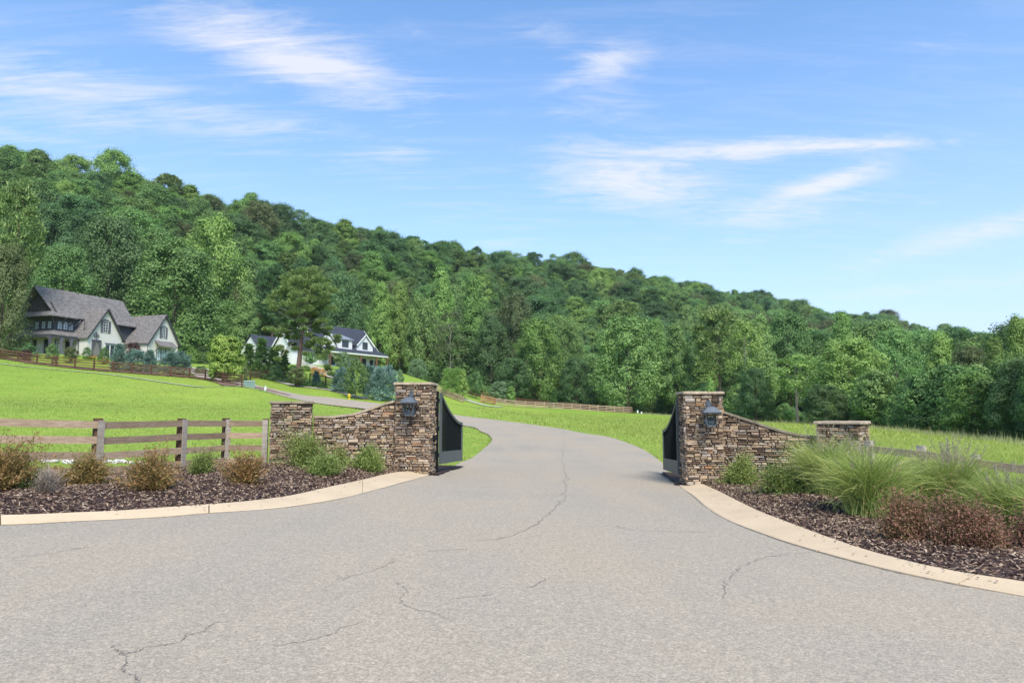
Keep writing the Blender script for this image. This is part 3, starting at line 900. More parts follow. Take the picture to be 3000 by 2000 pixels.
# ------------------------------------------------------------------ stone masonry
def stones(mb, o, u, n, width, top, bot=lambda s: 0.0, seed=0, ragged=0.02):
    r = random.Random(seed)
    o, u, n = Vector(o), Vector(u), Vector(n)
    up = Vector((0, 0, 1))
    z = min(bot(0), bot(width)) - 0.05
    zmax = max(top(width * k_ / 20) for k_ in range(21))
    while z < zmax:
        h = r.choice([r.uniform(0.04, 0.055), r.uniform(0.05, 0.07), r.uniform(0.055, 0.08), r.uniform(0.075, 0.10)])
        s = -ragged * r.random()
        while s < width - 0.02:
            L = r.choice([r.uniform(0.05, 0.10), r.uniform(0.09, 0.16), r.uniform(0.12, 0.22), r.uniform(0.20, 0.32)])
            e = min(s + L, width + ragged * r.random())
            if width - e < 0.07:
                e = width + ragged * r.random()
            hh = [0, 0]
            # now and then two thin stones share one course
            split = h > 0.07 and r.random() < 0.3
            for lo_, hi_ in ([(0, 0.5), (0.5, 1)] if split else [(0, 1)]):
                zb, zt = z + h * lo_, z + h * hi_
                tl, tr_ = min(zt, top(max(0, s))), min(zt, top(min(width, e)))
                if min(tl, tr_) - zb < 0.018:
                    continue
                g = r.uniform(0.004, 0.009)
                p = r.uniform(0.015, 0.065)
                j = lambda q=0.006: r.uniform(-q, q)
                tl, tr_ = tl + j(0.007), tr_ + j(0.007)
                cut = r.uniform(0.0, 0.02)
                k0 = [(s + g + cut * r.random(), zb + g + j(.008)), (e - g - cut * r.random(), zb + g + j(.008)), (e - g - cut * r.random(), tr_ - g), (s + g + cut * r.random(), tl - g)]
                back = [o + u * a + up * b for a, b in k0]
                mid = [o + u * (a + j(0.004)) + up * (b + j(0.003)) + n * (p * 0.72) for a, b in k0]
                mx, mz = (s + e) / 2, (zb + (tl + tr_) / 2) / 2
                ins = r.uniform(0.009, 0.017)
                fr = [o + u * (a + (ins if a < mx else -ins)) + up * (b + (ins * 0.8 if b < mz else -ins * 0.8)) + n * (p + j(0.006)) for a, b in k0]
                mb.add(back + mid + fr, [(0, 1, 5, 4), (1, 2, 6, 5), (2, 3, 7, 6), (3, 0, 4, 7), (4, 5, 9, 8), (5, 6, 10, 9), (6, 7, 11, 10), (7, 4, 8, 11), (8, 9, 10, 11)])
            s = e
        z += h


def slab(mb, x0, x1, y0, y1, z0, z1, r, nseg=5):
    """rough-edged flat stone slab"""
    pts = []
    for a, b in [((x0, y0), (x1, y0)), ((x1, y0), (x1, y1)), ((x1, y1), (x0, y1)), ((x0, y1), (x0, y0))]:
        for k_ in range(nseg):
            f = k_ / nseg
            pts.append((a[0] + (b[0] - a[0]) * f + r.uniform(-.009, .009), a[1] + (b[1] - a[1]) * f + r.uniform(-.009, .009)))
    n_ = len(pts)
    cx_, cy_ = (x0 + x1) / 2, (y0 + y1) / 2
    bot = [(x, y, z0 + r.uniform(-.004, .004)) for x, y in pts]
    mid = [(x + (0.006 if x < cx_ else -0.006), y + (0.006 if y < cy_ else -0.006), z1 - 0.012) for x, y in pts]
    tp = [(x + (0.022 if x < cx_ else -0.022), y + (0.022 if y < cy_ else -0.022), z1 + r.uniform(-.003, .003)) for x, y in pts]
    mb.add(bot + mid + tp, [tuple(range(n_))[::-1]] + [(i, (i + 1) % n_, n_ + (i + 1) % n_, n_ + i) for i in range(n_)] +
           [(n_ + i, n_ + (i + 1) % n_, 2 * n_ + (i + 1) % n_, 2 * n_ + i) for i in range(n_)] + [tuple(range(2 * n_, 3 * n_))])


def pillar(label, x, y, rot, z0, z1, wdt, cap, seed):
    t = thing('stone_pillar', label, 'pillar', (x, y, z0), math.radians(rot))
    H = z1 - z0
    hw = wdt / 2 - 0.035
    ct = 0.06
    c = MB()
    c.box(-hw, hw, -hw, hw, -0.3, H - ct - 0.002)
    c.build('mortar_core', M['mortar'], t)
    m_ = MB()
    for q in range(4):
        a = q * PI / 2
        u = Vector((math.cos(a), math.sin(a), 0))
        n = Vector((math.sin(a), -math.cos(a), 0))
        stones(m_, n * hw - u * hw + Vector((0, 0, 0)), u, n, 2 * hw, lambda s: H - ct, lambda s: -0.15, seed + q, 0.03)
    m_.build('stonework', M['stone'], t)
    k_ = MB()
    r = random.Random(seed)
    o = wdt / 2 + 0.045
    e = [-o, r.uniform(-.12, .12) * 1.2, o]
    for i in range(2):
        slab(k_, e[i] + 0.003, e[i + 1] - 0.003, -o + r.uniform(0, .01), o, H - ct + 0.001, H + r.uniform(0, .008), r)
    k_.build('cap', cap, t)
    return t


pTL = pillar('tall left gatepost of stacked brown ledgestone, beside the open leaf on the left', -2.60, 18.66, -5, -0.10, 2.37, 0.95, M['capstone'], 10)
pTR = pillar('tall right gatepost of stacked ledgestone with dark side next to right gate leaf', 4.86, 17.76, -3, -0.34, 2.10, 0.96, M['capstone'], 20)
pLL = pillar('short stone pillar with mossy dark cap where the left board fence ends', -5.72, 17.85, 15, 0.05, 1.86, 0.99, M['capdark'], 30)
pLR = pillar('short stone pillar behind the tall ornamental grass, turned to face the drive', 7.95, 16.55, -40, -0.45, 1.37, 0.96, M['capstone'], 40)


def stone_wall(label, A, B, prof, z0, cap, seed):
    """wing wall A->B (seen left to right), prof: list of (fraction, height of the coping top)"""
    A, B = Vector((*A, 0)), Vector((*B, 0))
    L = (B - A).length
    u = (B - A).normalized()
    n = Vector((u.y, -u.x, 0))
    t = thing('stone_wall', label, 'wall', (A.x, A.y, z0))
    fx, fz = [p[0] for p in prof], [p[1] - z0 for p in prof]
    ct = 0.055
    top = lambda s: float(np.interp(s / L, fx, fz)) - ct
    th = 0.34
    m_ = MB()
    stones(m_, n * (th / 2), u, n, L, top, lambda s: -0.1, seed)
    stones(m_, u * L - n * (th / 2), -u, -n, L, lambda s: top(L - s), lambda s: -0.1, seed + 1)
    m_.build('stonework', M['stone'], t)
    c = MB()
    N = 24
    for k_ in range(N):
        a, b = L * k_ / N, L * (k_ + 1) / N
        p = [u * a - n * th / 2 * 0.98, u * b - n * th / 2 * 0.98, u * b + n * th / 2 * 0.98, u * a + n * th / 2 * 0.98]
        c.hexa([(p[3].x, p[3].y, -0.3), (p[2].x, p[2].y, -0.3), (p[1].x, p[1].y, -0.3), (p[0].x, p[0].y, -0.3),
                (p[3].x, p[3].y, top(a) - .003), (p[2].x, p[2].y, top(b) - .003), (p[1].x, p[1].y, top(b) - .003), (p[0].x, p[0].y, top(a) - .003)])
    c.build('mortar_core', M['mortar'], t)
    k2 = MB()
    r = random.Random(seed)
    a = 0.0
    while a < L - 0.02:
        b = min(L, a + r.uniform(0.22, 0.42))
        if L - b < 0.12:
            b = L
        ov = th / 2 + 0.05 + r.uniform(-.01, .015)
        ns_ = 3
        for q in range(ns_):
            sa, sb = a + 0.003 * (q == 0) + (b - a) * q / ns_, a + (b - a) * (q + 1) / ns_ - 0.003 * (q == ns_ - 1)
            pp = []
            for ss, zo in ((sa, 0), (sb, 0)):
                pp.append((ss, top(ss)))
            lo1, lo2 = u * sa, u * sb
            z1_, z2_ = pp[0][1], pp[1][1]
            V_ = []
            for zo in (0.002, ct):
                V_ += [lo1 + n * ov + Vector((0, 0, z1_ + zo)), lo2 + n * ov + Vector((0, 0, z2_ + zo)), lo2 - n * ov + Vector((0, 0, z2_ + zo)), lo1 - n * ov + Vector((0, 0, z1_ + zo))]
            k2.hexa(V_)
        a = b
    k2.build('coping', cap, t)
    return t


stone_wall('curved stone wing wall sweeping up from the short mossy pillar to the left gatepost', (-5.20, 18.0), (-3.06, 18.62),
           [(0, 1.49), (0.2, 1.485), (0.45, 1.55), (0.66, 1.70), (0.83, 1.84), (1, 1.93)], 0.05, M['capstone'], 50)
stone_wall('curved stone wing wall falling away to the right of the right gatepost', (5.32, 17.72), (7.58, 16.88),
           [(0, 1.66), (0.14, 1.54), (0.3, 1.41), (0.46, 1.27), (0.6, 1.16), (0.78, 1.05), (1, 0.99)], -0.40, M['capdark'], 60)

# ------------------------------------------------------------------ lanterns
def lantern(label, x, y, z, rot):
    t = thing('gas_lantern', label, 'lantern', (x, y, z), math.radians(rot))   # origin: underside of the roof, on the stone face
    yo = -0.26
    wt, wb, h = 0.165, 0.095, 0.33
    m_ = MB()
    m_.hexa([(-.215, yo - .215, 0), (.215, yo - .215, 0), (.215, yo + .215, 0), (-.215, yo + .215, 0), (-.09, yo - .09, .125), (.09, yo - .09, .125), (.09, yo + .09, .125), (-.09, yo + .09, .125)])
    m_.box(-.22, .22, yo - .22, yo + .22, -.016, .001)
    m_.box(-.07, .07, yo - .07, yo + .07, .125, .15)
    m_.build('lantern_roof', M['zinc'], t)
    f = MB()
    cs = [(-1, -1), (1, -1), (1, 1), (-1, 1)]
    for a, b in cs:
        f.beam((a * wt, yo + b * wt, -.016), (a * wb, yo + b * wb, -h), 0.02, 0.02, (0.3, 0.9, 0.1))
    for i in range(4):
        a, b = cs[i], cs[(i + 1) % 4]
        f.beam((a[0] * wb, yo + a[1] * wb, -h), (b[0] * wb, yo + b[1] * wb, -h), 0.024, 0.024)
        f.beam((a[0] * wt, yo + a[1] * wt, -.03), (b[0] * wt, yo + b[1] * wt, -.03), 0.022, 0.022)
    f.box(-wb, wb, yo - wb, yo + wb, -h - .014, -h + .004)
    f.build('lantern_frame', M['zinc'], t)
    g = MB()
    for i in range(4):
        a, b = cs[i], cs[(i + 1) % 4]
        k1, k2 = wt * .98, wb * .98
        g.add([(a[0] * k2, yo + a[1] * k2, -h), (b[0] * k2, yo + b[1] * k2, -h), (b[0] * k1, yo + b[1] * k1, -.02), (a[0] * k1, yo + a[1] * k1, -.02)], [(0, 1, 2, 3)])
    g.build('glass_pane', GLASS, t)
    b = MB()
    b.tube([(0, yo, -h), (0, yo, -.16)], 0.012)
    for s in (-1, 1):
        b.tube([(0, yo, -.16), (.035 * s, yo, -.13)], 0.008)
    b.build('burner', M['zinc'], t)
    for s in (-1, 1):
        mt = MB()
        mt.tube([(.04 * s, yo, -.135), (.042 * s, yo, -.115), (.042 * s, yo, -.09), (.04 * s, yo, -.075)], [.012, .024, .022, .01], 8)
        mt.build('gas_mantle', M['whitetrim'], t, True)
    k_ = MB()
    k_.box(-.05, .05, -.03, .0, .02, .3)
    k_.tube([(0, -.02, .27), (0, -.12, .31), (0, yo + .02, .27), (0, yo, .2), (0, yo, .15)], .011)
    k_.tube([(0, -.02, .05), (0, yo * .4, .12), (0, yo, .15)], .009)
    k_.tube([(-.03, yo, .215), (0, yo, .245), (.03, yo, .215), (0, yo, .19), (-.03, yo, .215)], .006)
    k_.build('wall_bracket', M['zinc'], t)
    return t


GLASS, _t = newmat("lantern_glass")
_b = _t.n('ShaderNodeBsdfTransparent', {'Color': (0.78, 0.82, 0.82, 1)})
_g = _t.n('ShaderNodeBsdfGlossy', {'Color': (0.8, 0.85, 0.9, 1), 'Roughness': 0.08})
_t.n('ShaderNodeOutputMaterial', {'Surface': _t.n('ShaderNodeMixShader', {0: 0.16, 1: _b.outputs[0], 2: _g.outputs[0]}).outputs[0]})
lantern('grey metal gas lantern hanging on the left gatepost', -2.66, 18.155, 1.84, -5)
lantern('grey metal gas lantern hanging on the right gatepost', 4.93, 17.25, 1.585, -3)

# ------------------------------------------------------------------ gates
def gate(label, hinge, far, zb0, zb1, zt0, zt1, post_dx, zg):
    hx, hy = hinge
    t = thing('iron_gate', label, 'gate', (hx, hy, 0))
    D = Vector((far[0] - hx, far[1] - hy, 0))
    L = D.length
    u = D.normalized()
    bot = lambda f: zb0 + (zb1 - zb0) * f
    zs = [0, .06, .14, .24, .36, .5, .66, .82, 1.0]
    k_ = [1, .90, .76, .61, .46, .30, .155, .05, 0.0]
    top = lambda f: zt1 + (zt0 - zt1) * float(np.interp(f, zs, k_)) + (zb0 - zb0)
    fr = MB()
    P_ = lambda f, z: Vector((u.x * L * f, u.y * L * f, z))
    fr.beam(P_(0, bot(0)), P_(0, top(0) + .02), .07, .07, u)
    fr.beam(P_(1, bot(1)), P_(1, top(1) + .01), .06, .06, u)
    N = 28
    for i in range(N):
        a, b = i / N, (i + 1) / N
        fr.beam(P_(a, top(a) - .03), P_(b, top(b) - .03), .065, .075)
    fr.build('gate_frame', M['irongrey'], t)
    bp = MB()
    s = Vector((u.y, -u.x, 0)) * 0.025
    q = [P_(0.012, bot(0)), P_(0.988, bot(1))]
    bp.hexa([q[0] - s, q[0] + s, q[1] + s, q[1] - s, q[0] - s + Vector((0, 0, .34)), q[0] + s + Vector((0, 0, .34)), q[1] + s + Vector((0, 0, .34)), q[1] - s + Vector((0, 0, .34))])
    bp.build('kick_panel', M['irongrey'], t)
    pk = MB()
    n_ = 21
    for i in range(1, n_):
        f = i / n_
        pk.beam(P_(f, bot(f) + .34), P_(f, top(f) - .05), .026, .023, u)
    pk.build('picket_panel', M['iron'], t)
    ps = MB()
    px_ = post_dx
    ps.box(px_ - .06, px_ + .06, -.12, 0.0, zg - hinge[1] * 0, top(0) + .06)
    ps.build('hinge_post', M['iron'], t)
    for z in (bot(0) + .25, (bot(0) + top(0)) / 2, top(0) - .2):
        hg = MB()
        hg.tube([(px_ * .5, -.03, z - .06), (px_ * .5, -.03, z + .06)], .028, 8)
        hg.beam((px_, -.03, z), (0, -.01, z), .03, .03)
        hg.build('hinge', M['iron'], t)
    return t


gate('black metal gate leaf swung open at the left gatepost', (-1.98, 19.05), (-1.60, 21.85), .16, .06, 2.10, 1.24, -.11, -.1)
gate('black metal gate leaf swung open at the right gatepost', (4.36, 18.1), (4.60, 20.9), -.02, -.14, 1.90, 1.03, .11, -.35)
bx = thing('control_box', 'small black box on the inner side of the left gatepost', 'control box', (-2.10, 18.42, 0.88), math.radians(-5))
m_ = MB(); m_.box(-.005, .05, -.06, .06, -.09, .09); m_.build('housing', M['iron'], bx)
m_ = MB(); m_.tube([(.02, 0, -.09), (.02, 0, -.6)], .012); m_.build('conduit', M['iron'], bx)

# ------------------------------------------------------------------ fences
def fence(label, pts, post, rails, board, mats, zfun=None, side=-1, battens=None, name='board_fence', group=None, zoff=0.0):
    """pts: post positions; post=(size, height); rails: heights of rail centres; board=(height, thickness)"""
    z = [(T1(p[0], p[1]) if zfun is None else zfun(i)) + zoff for i, p in enumerate(pts)]
    t = thing(name, label, 'fence', (pts[0][0], pts[0][1], z[0]), 0, group)
    O = Vector((pts[0][0], pts[0][1], z[0]))
    W_ = [Vector((p[0], p[1], zz_)) - O for p, zz_ in zip(pts, z)]
    pm, rm = mats[:2]
    for i, p in enumerate(W_):
        d = (W_[min(i + 1, len(W_) - 1)] - W_[max(i - 1, 0)])
        d.z = 0
        d.normalize()
        n = Vector((d.y, -d.x, 0)) * (1 if side < 0 else -1)
        m_ = MB()
        lean = Vector((random.uniform(-.01, .01), random.uniform(-.01, .01), 0))
        m_.beam(p + Vector((0, 0, -.3)), p + lean + Vector((0, 0, post[1] + random.uniform(-.015, .015))), post[0], post[0], d)
        m_.build('post', pm, t)
        if battens and i in battens:
            b = MB()
            q = p + n * (post[0] / 2 + board[1] + 0.020)
            b.beam(q + Vector((0, 0, rails[0] - .28)), q + Vector((0, 0, rails[-1] + board[0] / 2 + .03)), .14, .032, n)
            b.build('batten', mats[2], t)
    for i in range(len(W_) - 1):
        a, b = W_[i], W_[i + 1]
        d = (b - a)
        d.z = 0
        d.normalize()
        n = Vector((d.y, -d.x, 0)) * (1 if side < 0 else -1) * (post[0] / 2 + board[1] / 2 + 0.002)
        for h in rails:
            m_ = MB()
            e1, e2 = random.uniform(-.012, .012), random.uniform(-.012, .012)
            s0, s1 = d * 0.004, d * -0.004
            mid = (a + b) / 2 + n + Vector((0, 0, h + (e1 + e2) / 2 + random.uniform(-.014, .006)))
            m_.beam(a + n + s0 + Vector((0, 0, h + e1)), mid, board[1], board[0])
            m_.beam(mid, b + n + s1 + Vector((0, 0, h + e2)), board[1], board[0])
            o = m_.build('rail', rm, t)
    return t


def px2(px, d):
    return ((px - 1500) / F / 1.005 * d, d)


R4 = [0.31, 0.64, 0.97, 1.30]
lz = [0.28, 0.20, 0.10, 0.03, -0.01, 0.03]
fence('weathered board fence in the left foreground behind the shrub bed', [px2(-640, 11.2), px2(-180, 13.0), px2(291, 15.1), px2(533, 17.2), px2(664, 18.7), px2(780, 18.95)],
      (0.145, 1.44), R4, (0.155, 0.035), (M['fence_brown'], M['fence'], M['fence_grey']), zfun=lambda i: [0.12, 0.13, 0.00, 0.00, -0.02, -0.03][i] + 0.0, battens={1, 2, 3, 4, 5})
rz = [-.37, -.43, -.56, -.64, -.8]
fence('weathered board fence in the right foreground behind ornamental grass', [px2(2543, 15.4), px2(2690, 14.4), px2(2848, 13.6), px2(3030, 12.8), px2(3300, 11.8)],
      (0.145, 1.31), [0.22, 0.53, 0.84, 1.15], (0.15, 0.035), (M['fence_grey'], M['fence_tan'], M['fence_grey']), zfun=lambda i: rz[i])
fpx = [-120 + i * 55.3 for i in range(13)] + [594]
fpts = [at(p, 89)[:2] for p in [-140, -83, -27, 29, 50 + 0 * 1]][:0]
fpts = [at(-128 + i * 56.5, 89.0)[:2] for i in range(13)] + [at(597, 87.5)[:2], at(649, 82.5)[:2], at(705, 77.2)[:2]]
fence('long brown stained board fence climbing the lawn below the stone-coloured house', fpts, (0.15, 1.40), [0.28, 0.59, 0.90, 1.22], (0.15, 0.04), (M['fence_brown'], M['fence_brown']))
fence('short brown fence side running back beside the round bright green tree', [at(648, 83.5)[:2], at(690, 91)[:2], at(730, 99)[:2], at(775, 104)[:2], at(830, 106)[:2]], (0.15, 1.35), [0.28, 0.59, 0.90, 1.22], (0.15, 0.04), (M['fence_brown'], M['fence_brown']))
fence('short brown fence between blue spruces below the white farmhouse', [at(905, 108)[:2], at(918, 108)[:2], at(952, 106)[:2], at(985, 104)[:2], at(1015, 102)[:2]], (0.16, 1.4), [0.28, 0.59, 0.90, 1.22], (0.15, 0.04), (M['fence_brown'], M['fence_brown']))
fence('tan board fence with its end panel left of the grassy field gap', [at(1268, 139)[:2], at(1301, 138.5)[:2], at(1329, 138)[:2], at(1345, 137.5)[:2], at(1357, 137)[:2]], (0.17, 1.4), [0.25, 0.6, 0.95, 1.28], (0.16, 0.05), (M['fence_tan'], M['fence_tan']))
mp = [at(1410, 142)[:2], at(1452, 143)[:2], at(1480, 144)[:2]] + [at(q, 144.5 + i * 0.55)[:2] for i, q in enumerate([1510, 1539, 1568, 1595, 1622, 1649, 1675, 1701, 1727, 1752, 1776, 1800, 1826, 1849])]
fence('long tan board fence across the far field in front of the wood', mp[1:], (0.17, 1.45), [0.25, 0.6, 0.95, 1.28], (0.15, 0.05), (M['fence_tan'], M['fence_tan']))
rp_ = [at(q, d)[:2] for q, d in [(1357, 158), (1400, 159), (1440, 160), (1480, 161), (1520, 162), (1560, 163), (1600, 163), (1640, 163.5), (1680, 164), (1720, 164), (1760, 163), (1800, 162), (1840, 158), (1852, 151)]]
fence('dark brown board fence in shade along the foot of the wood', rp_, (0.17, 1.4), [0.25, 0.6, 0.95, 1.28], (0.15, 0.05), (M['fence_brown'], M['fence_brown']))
# farm gate
ga, gb = at(1410, 142), at(1451, 142.6)
t = thing('wooden_gate', 'orange-brown wooden farm gate with crossed braces in the tan far fence', 'gate', tuple(ga))
D = Vector(gb - ga)
for k_, nm in ((0.0, 'gate_post'), (1.0, 'gate_post')):
    m_ = MB(); q = D * k_; m_.beam(q + Vector((0, 0, -.3)), q + Vector((0, 0, 1.65 if k_ == 0 else 1.5)), .2, .2, D.normalized()); m_.build(nm, M['fence_orange'], t)
for h in (0.25, 0.58, 0.92, 1.35):
    m_ = MB(); m_.beam(D * .04 + Vector((0, -.06, h)), D * .96 + Vector((0, -.06, h)), .05, .2); m_.build('rail', M['fence_orange'], t)
for a, b in ((0.3, 1.3), (1.3, 0.3)):
    m_ = MB(); m_.beam(D * .05 + Vector((0, -.12, a)), D * .95 + Vector((0, -.12, b)), .05, .16); m_.build('brace', M['fence_orange'], t)

# ------------------------------------------------------------------ foliage meshes
def unit(v):
    return v / (np.linalg.norm(v, axis=-1, keepdims=True) + 1e-9)


def leafquads(c, ax, nr, L, W):
    """rhombic leaves: centre, long axis, normal, half length, half width"""
    ax = unit(ax)
    s = unit(np.cross(nr, ax))
    L, W = np.broadcast_to(L, len(c))[:, None], np.broadcast_to(W, len(c))[:, None]
    return np.stack([c - ax * L, c + s * W, c + ax * L, c - s * W], 1).reshape(-1, 3)


PROF = {
    'round': lambda h: np.sqrt(np.clip(1 - (1.9 * h - 0.85) ** 2, 0.03, 1)),
    'dome': lambda h: np.sqrt(np.clip(1 - (h * 0.98) ** 2.4, 0.03, 1)) * np.clip(0.62 + h * 3, 0, 1),
    'tulip': lambda h: np.clip(1.04 - h, 0, 1) ** 0.62 * np.clip(0.55 + h * 3, 0, 1),
    'column': lambda h: np.sqrt(np.clip(1 - (1.6 * h - 0.62) ** 2, 0.05, 1)) * 0.95,
    'cone': lambda h: np.clip(1.03 - h, 0, 1) ** 0.9 * np.clip(0.7 + h * 4, 0, 1),
}


def crown_pts(seed, H, R, base, lobes, shape, lob=0.36, gap=0.0):
    g = np.random.default_rng(seed)
    h = (np.arange(lobes) + g.random(lobes)) / lobes
    h = 0.03 + 0.94 * h ** 0.85
    pr = PROF[shape](h)
    a = np.arange(lobes) * 2.39996 + g.random(lobes) * 0.9 + seed
    rr = R * pr * g.uniform(0.45, 0.82, lobes)
    c = np.stack([np.cos(a) * rr, np.sin(a) * rr, H * (base + (1 - base) * h * 0.94)], 1)
    rl = R * lob * (0.45 + 0.55 * pr) * g.uniform(0.75, 1.3, lobes)
    keep = g.random(lobes) > gap
    return c[keep], rl[keep], g


def crown(seed, H=18.0, R=6.0, base=0.22, lobes=30, cl=17, lv=26, L=0.24, W=0.14, shape='round', spiky=0.0, lob=0.36, gap=0.0, droop=0.0, rc=0.10, flat=0.75):
    c, rl, g = crown_pts(seed, H, R, base, lobes, shape, lob, gap)
    n = len(c)
    v = unit(g.normal(size=(n, cl, 3)))
    out = unit(c - np.array([0, 0, H * (base + 0.4 * (1 - base))]))[:, None]
    v = unit(v + out * 0.55 + np.array([0, 0, 0.25]))
    cc = c[:, None] + v * (rl[:, None, None] * g.uniform(0.72, 1.12, (n, cl, 1)))
    cc, vv = cc.reshape(-1, 1, 3), v.reshape(-1, 1, 3)
    m_ = len(cc)
    off = g.normal(size=(m_, lv, 3)) * (R * rc * g.uniform(0.6, 1.35, (m_, 1, 1)))
    off[..., 2] *= flat
    p = (cc + off).reshape(-1, 3)
    vv = np.broadcast_to(vv, (m_, lv, 3)).reshape(-1, 3)
    k = len(p)
    nr = unit(vv * 0.6 + unit(off.reshape(-1, 3)) * 0.5 + g.normal(size=(k, 3)) * 0.30 + np.array([0, 0, 0.35]))
    ax = g.normal(size=(k, 3))
    ax = ax - nr * (ax * nr).sum(1, keepdims=True)
    if spiky:
        ax = unit(vv * spiky + unit(off.reshape(-1, 3)) * 0.6 + g.normal(size=(k, 3)) * 0.35 + np.array([0, 0, 0.25 - droop]))
        nr = unit(g.normal(size=(k, 3)) + np.array([0, 0, 0.5]))
    p[:, 2] = np.maximum(p[:, 2], 0.04)
    sz = g.uniform(0.65, 1.3, k)
    V = leafquads(p, ax, nr, L * sz, W * sz)
    return V, np.arange(len(V)).reshape(-1, 4), c


def trunk_mb(seed, H, r0, c, base, nl=9, lean=0.02):
    r = random.Random(seed)
    mb = MB()
    pts, n = [], 7
    lx, ly = r.uniform(-lean, lean) * H, r.uniform(-lean, lean) * H
    for i in range(n + 1):
        f = i / n
        pts.append((lx * f * f + r.uniform(-.01, .01) * H * f, ly * f * f + r.uniform(-.01, .01) * H * f, -0.4 + (H * 0.82 + .4) * f))
    mb.tube(pts, [r0 * (1.25 if i == 0 else 1) * (1 - 0.80 * i / n) for i in range(n + 1)], 8)
    order = sorted(range(len(c)), key=lambda i: c[i][2])
    for q in order[::max(1, len(order) // nl)]:
        e = Vector(c[q])
        zt = max(H * base * 0.8, e.z - H * r.uniform(0.10, 0.2))
        f = min(0.98, max(0.02, zt / (H * 0.82)))
        k = f * n
        i = int(k)
        s = Vector(pts[i]).lerp(Vector(pts[min(n, i + 1)]), k - i)
        mid = s.lerp(e, 0.5) + Vector((0, 0, r.uniform(-.02, .04) * H))
        mb.tube([s, mid, e], [r0 * .38 * (1 - .6 * f), r0 * .22 * (1 - .5 * f), r0 * .07], 5)
    return mb


GR = dict(
    mid=mat_leaf("leaf_mid_green", [(0.118, 0.233, 0.047), (0.161, 0.307, 0.059), (0.227, 0.396, 0.080)]),
    dark=mat_leaf("leaf_dark_green", [(0.075, 0.161, 0.046), (0.103, 0.208, 0.057), (0.142, 0.268, 0.075)]),
    light=mat_leaf("leaf_light_green", [(0.147, 0.286, 0.038), (0.199, 0.364, 0.047), (0.269, 0.441, 0.068)]),
    bright=mat_leaf("leaf_bright_yellow_green", [(0.150, 0.264, 0.016), (0.275, 0.418, 0.028), (0.425, 0.528, 0.060)], 0.01, 0.08),
    olive=mat_leaf("leaf_olive_green", [(0.101, 0.133, 0.040), (0.139, 0.175, 0.052), (0.196, 0.224, 0.078)]),
    pine=mat_leaf("pine_needles", [(0.084, 0.163, 0.031), (0.188, 0.296, 0.064), (0.359, 0.458, 0.114)], 0.02, 0.12, 0.2),
    blue=mat_leaf("blue_spruce_needles", [(0.076, 0.160, 0.127), (0.144, 0.270, 0.216), (0.288, 0.456, 0.372)], 0.01, 0.12, 0.15),
    arbor=mat_leaf("arborvitae_green", [(0.046, 0.119, 0.024), (0.091, 0.208, 0.041), (0.157, 0.303, 0.061)], 0.02, 0.12, 0.2),
    juniper=mat_leaf("juniper_green", [(0.095, 0.150, 0.020), (0.21, 0.295, 0.040), (0.36, 0.43, 0.085)], 0.02, 0.1, 0.25),
    willow=mat_leaf("willow_green", [(0.101, 0.189, 0.068), (0.176, 0.297, 0.115), (0.284, 0.419, 0.189)], 0.01, 0.1),
    red=mat_leaf("dark_red_leaf", [(0.045, 0.018, 0.020), (0.085, 0.030, 0.032), (0.130, 0.050, 0.045)], 0.01, 0.1, 0.15),
    rust=mat_leaf("rusty_pink_leaf", [(0.12, 0.055, 0.030), (0.32, 0.115, 0.072), (0.18, 0.150, 0.042), (0.42, 0.165, 0.110), (0.25, 0.100, 0.060)], 0.03, 0.10, 0.25),
    bronze=mat_leaf("bronze_green_leaf", [(0.115, 0.105, 0.016), (0.310, 0.170, 0.036), (0.437, 0.200, 0.054), (0.218, 0.220, 0.032), (0.506, 0.240, 0.077)], 0.03, 0.12, 0.3),
    dead=mat_leaf("dry_twig_leaf", [(0.15, 0.10, 0.07), (0.24, 0.17, 0.12), (0.33, 0.25, 0.18)], 0.02, 0.1, 0.1),
    blade=mat_leaf("ornamental_blade", [(0.143, 0.237, 0.028), (0.262, 0.367, 0.052), (0.447, 0.517, 0.094), (0.625, 0.604, 0.160)], 0.01, 0.1, 0.3),
    plume=mat_leaf("dry_seed_plume", [(0.30, 0.25, 0.17), (0.42, 0.36, 0.26)], 0.01, 0.05, 0.2),
    field=mat_leaf("field_grass_blade", [(0.276, 0.368, 0.035), (0.408, 0.471, 0.048), (0.504, 0.552, 0.070), (0.600, 0.598, 0.140)], 0.0, 0.03, 0.5),
)
GR['orange'] = M['orange']
GR['weed'] = mat_leaf("weed_seed_grass", [(0.13, 0.19, 0.04), (0.26, 0.30, 0.09), (0.40, 0.38, 0.22)], 0.01, 0.05, 0.2)

MESH = {}


def cm(key, trunk_r=None, bark='bark', nl=9, **kw):
    V, Fc, c = crown(**kw)
    MESH[key] = (npmesh(key, V, Fc), kw.get('H', 18.0), kw.get('R', 6.0))
    if trunk_r:
        mb = trunk_mb(kw['seed'], kw.get('H', 18.0), trunk_r, c, kw.get('base', 0.22), nl)
        me = bpy.data.meshes.new(key + "_trunk")
        me.from_pydata(mb.v, [], mb.f)
        me.materials.append(M[bark])
        MESH[key + "_trunk"] = me


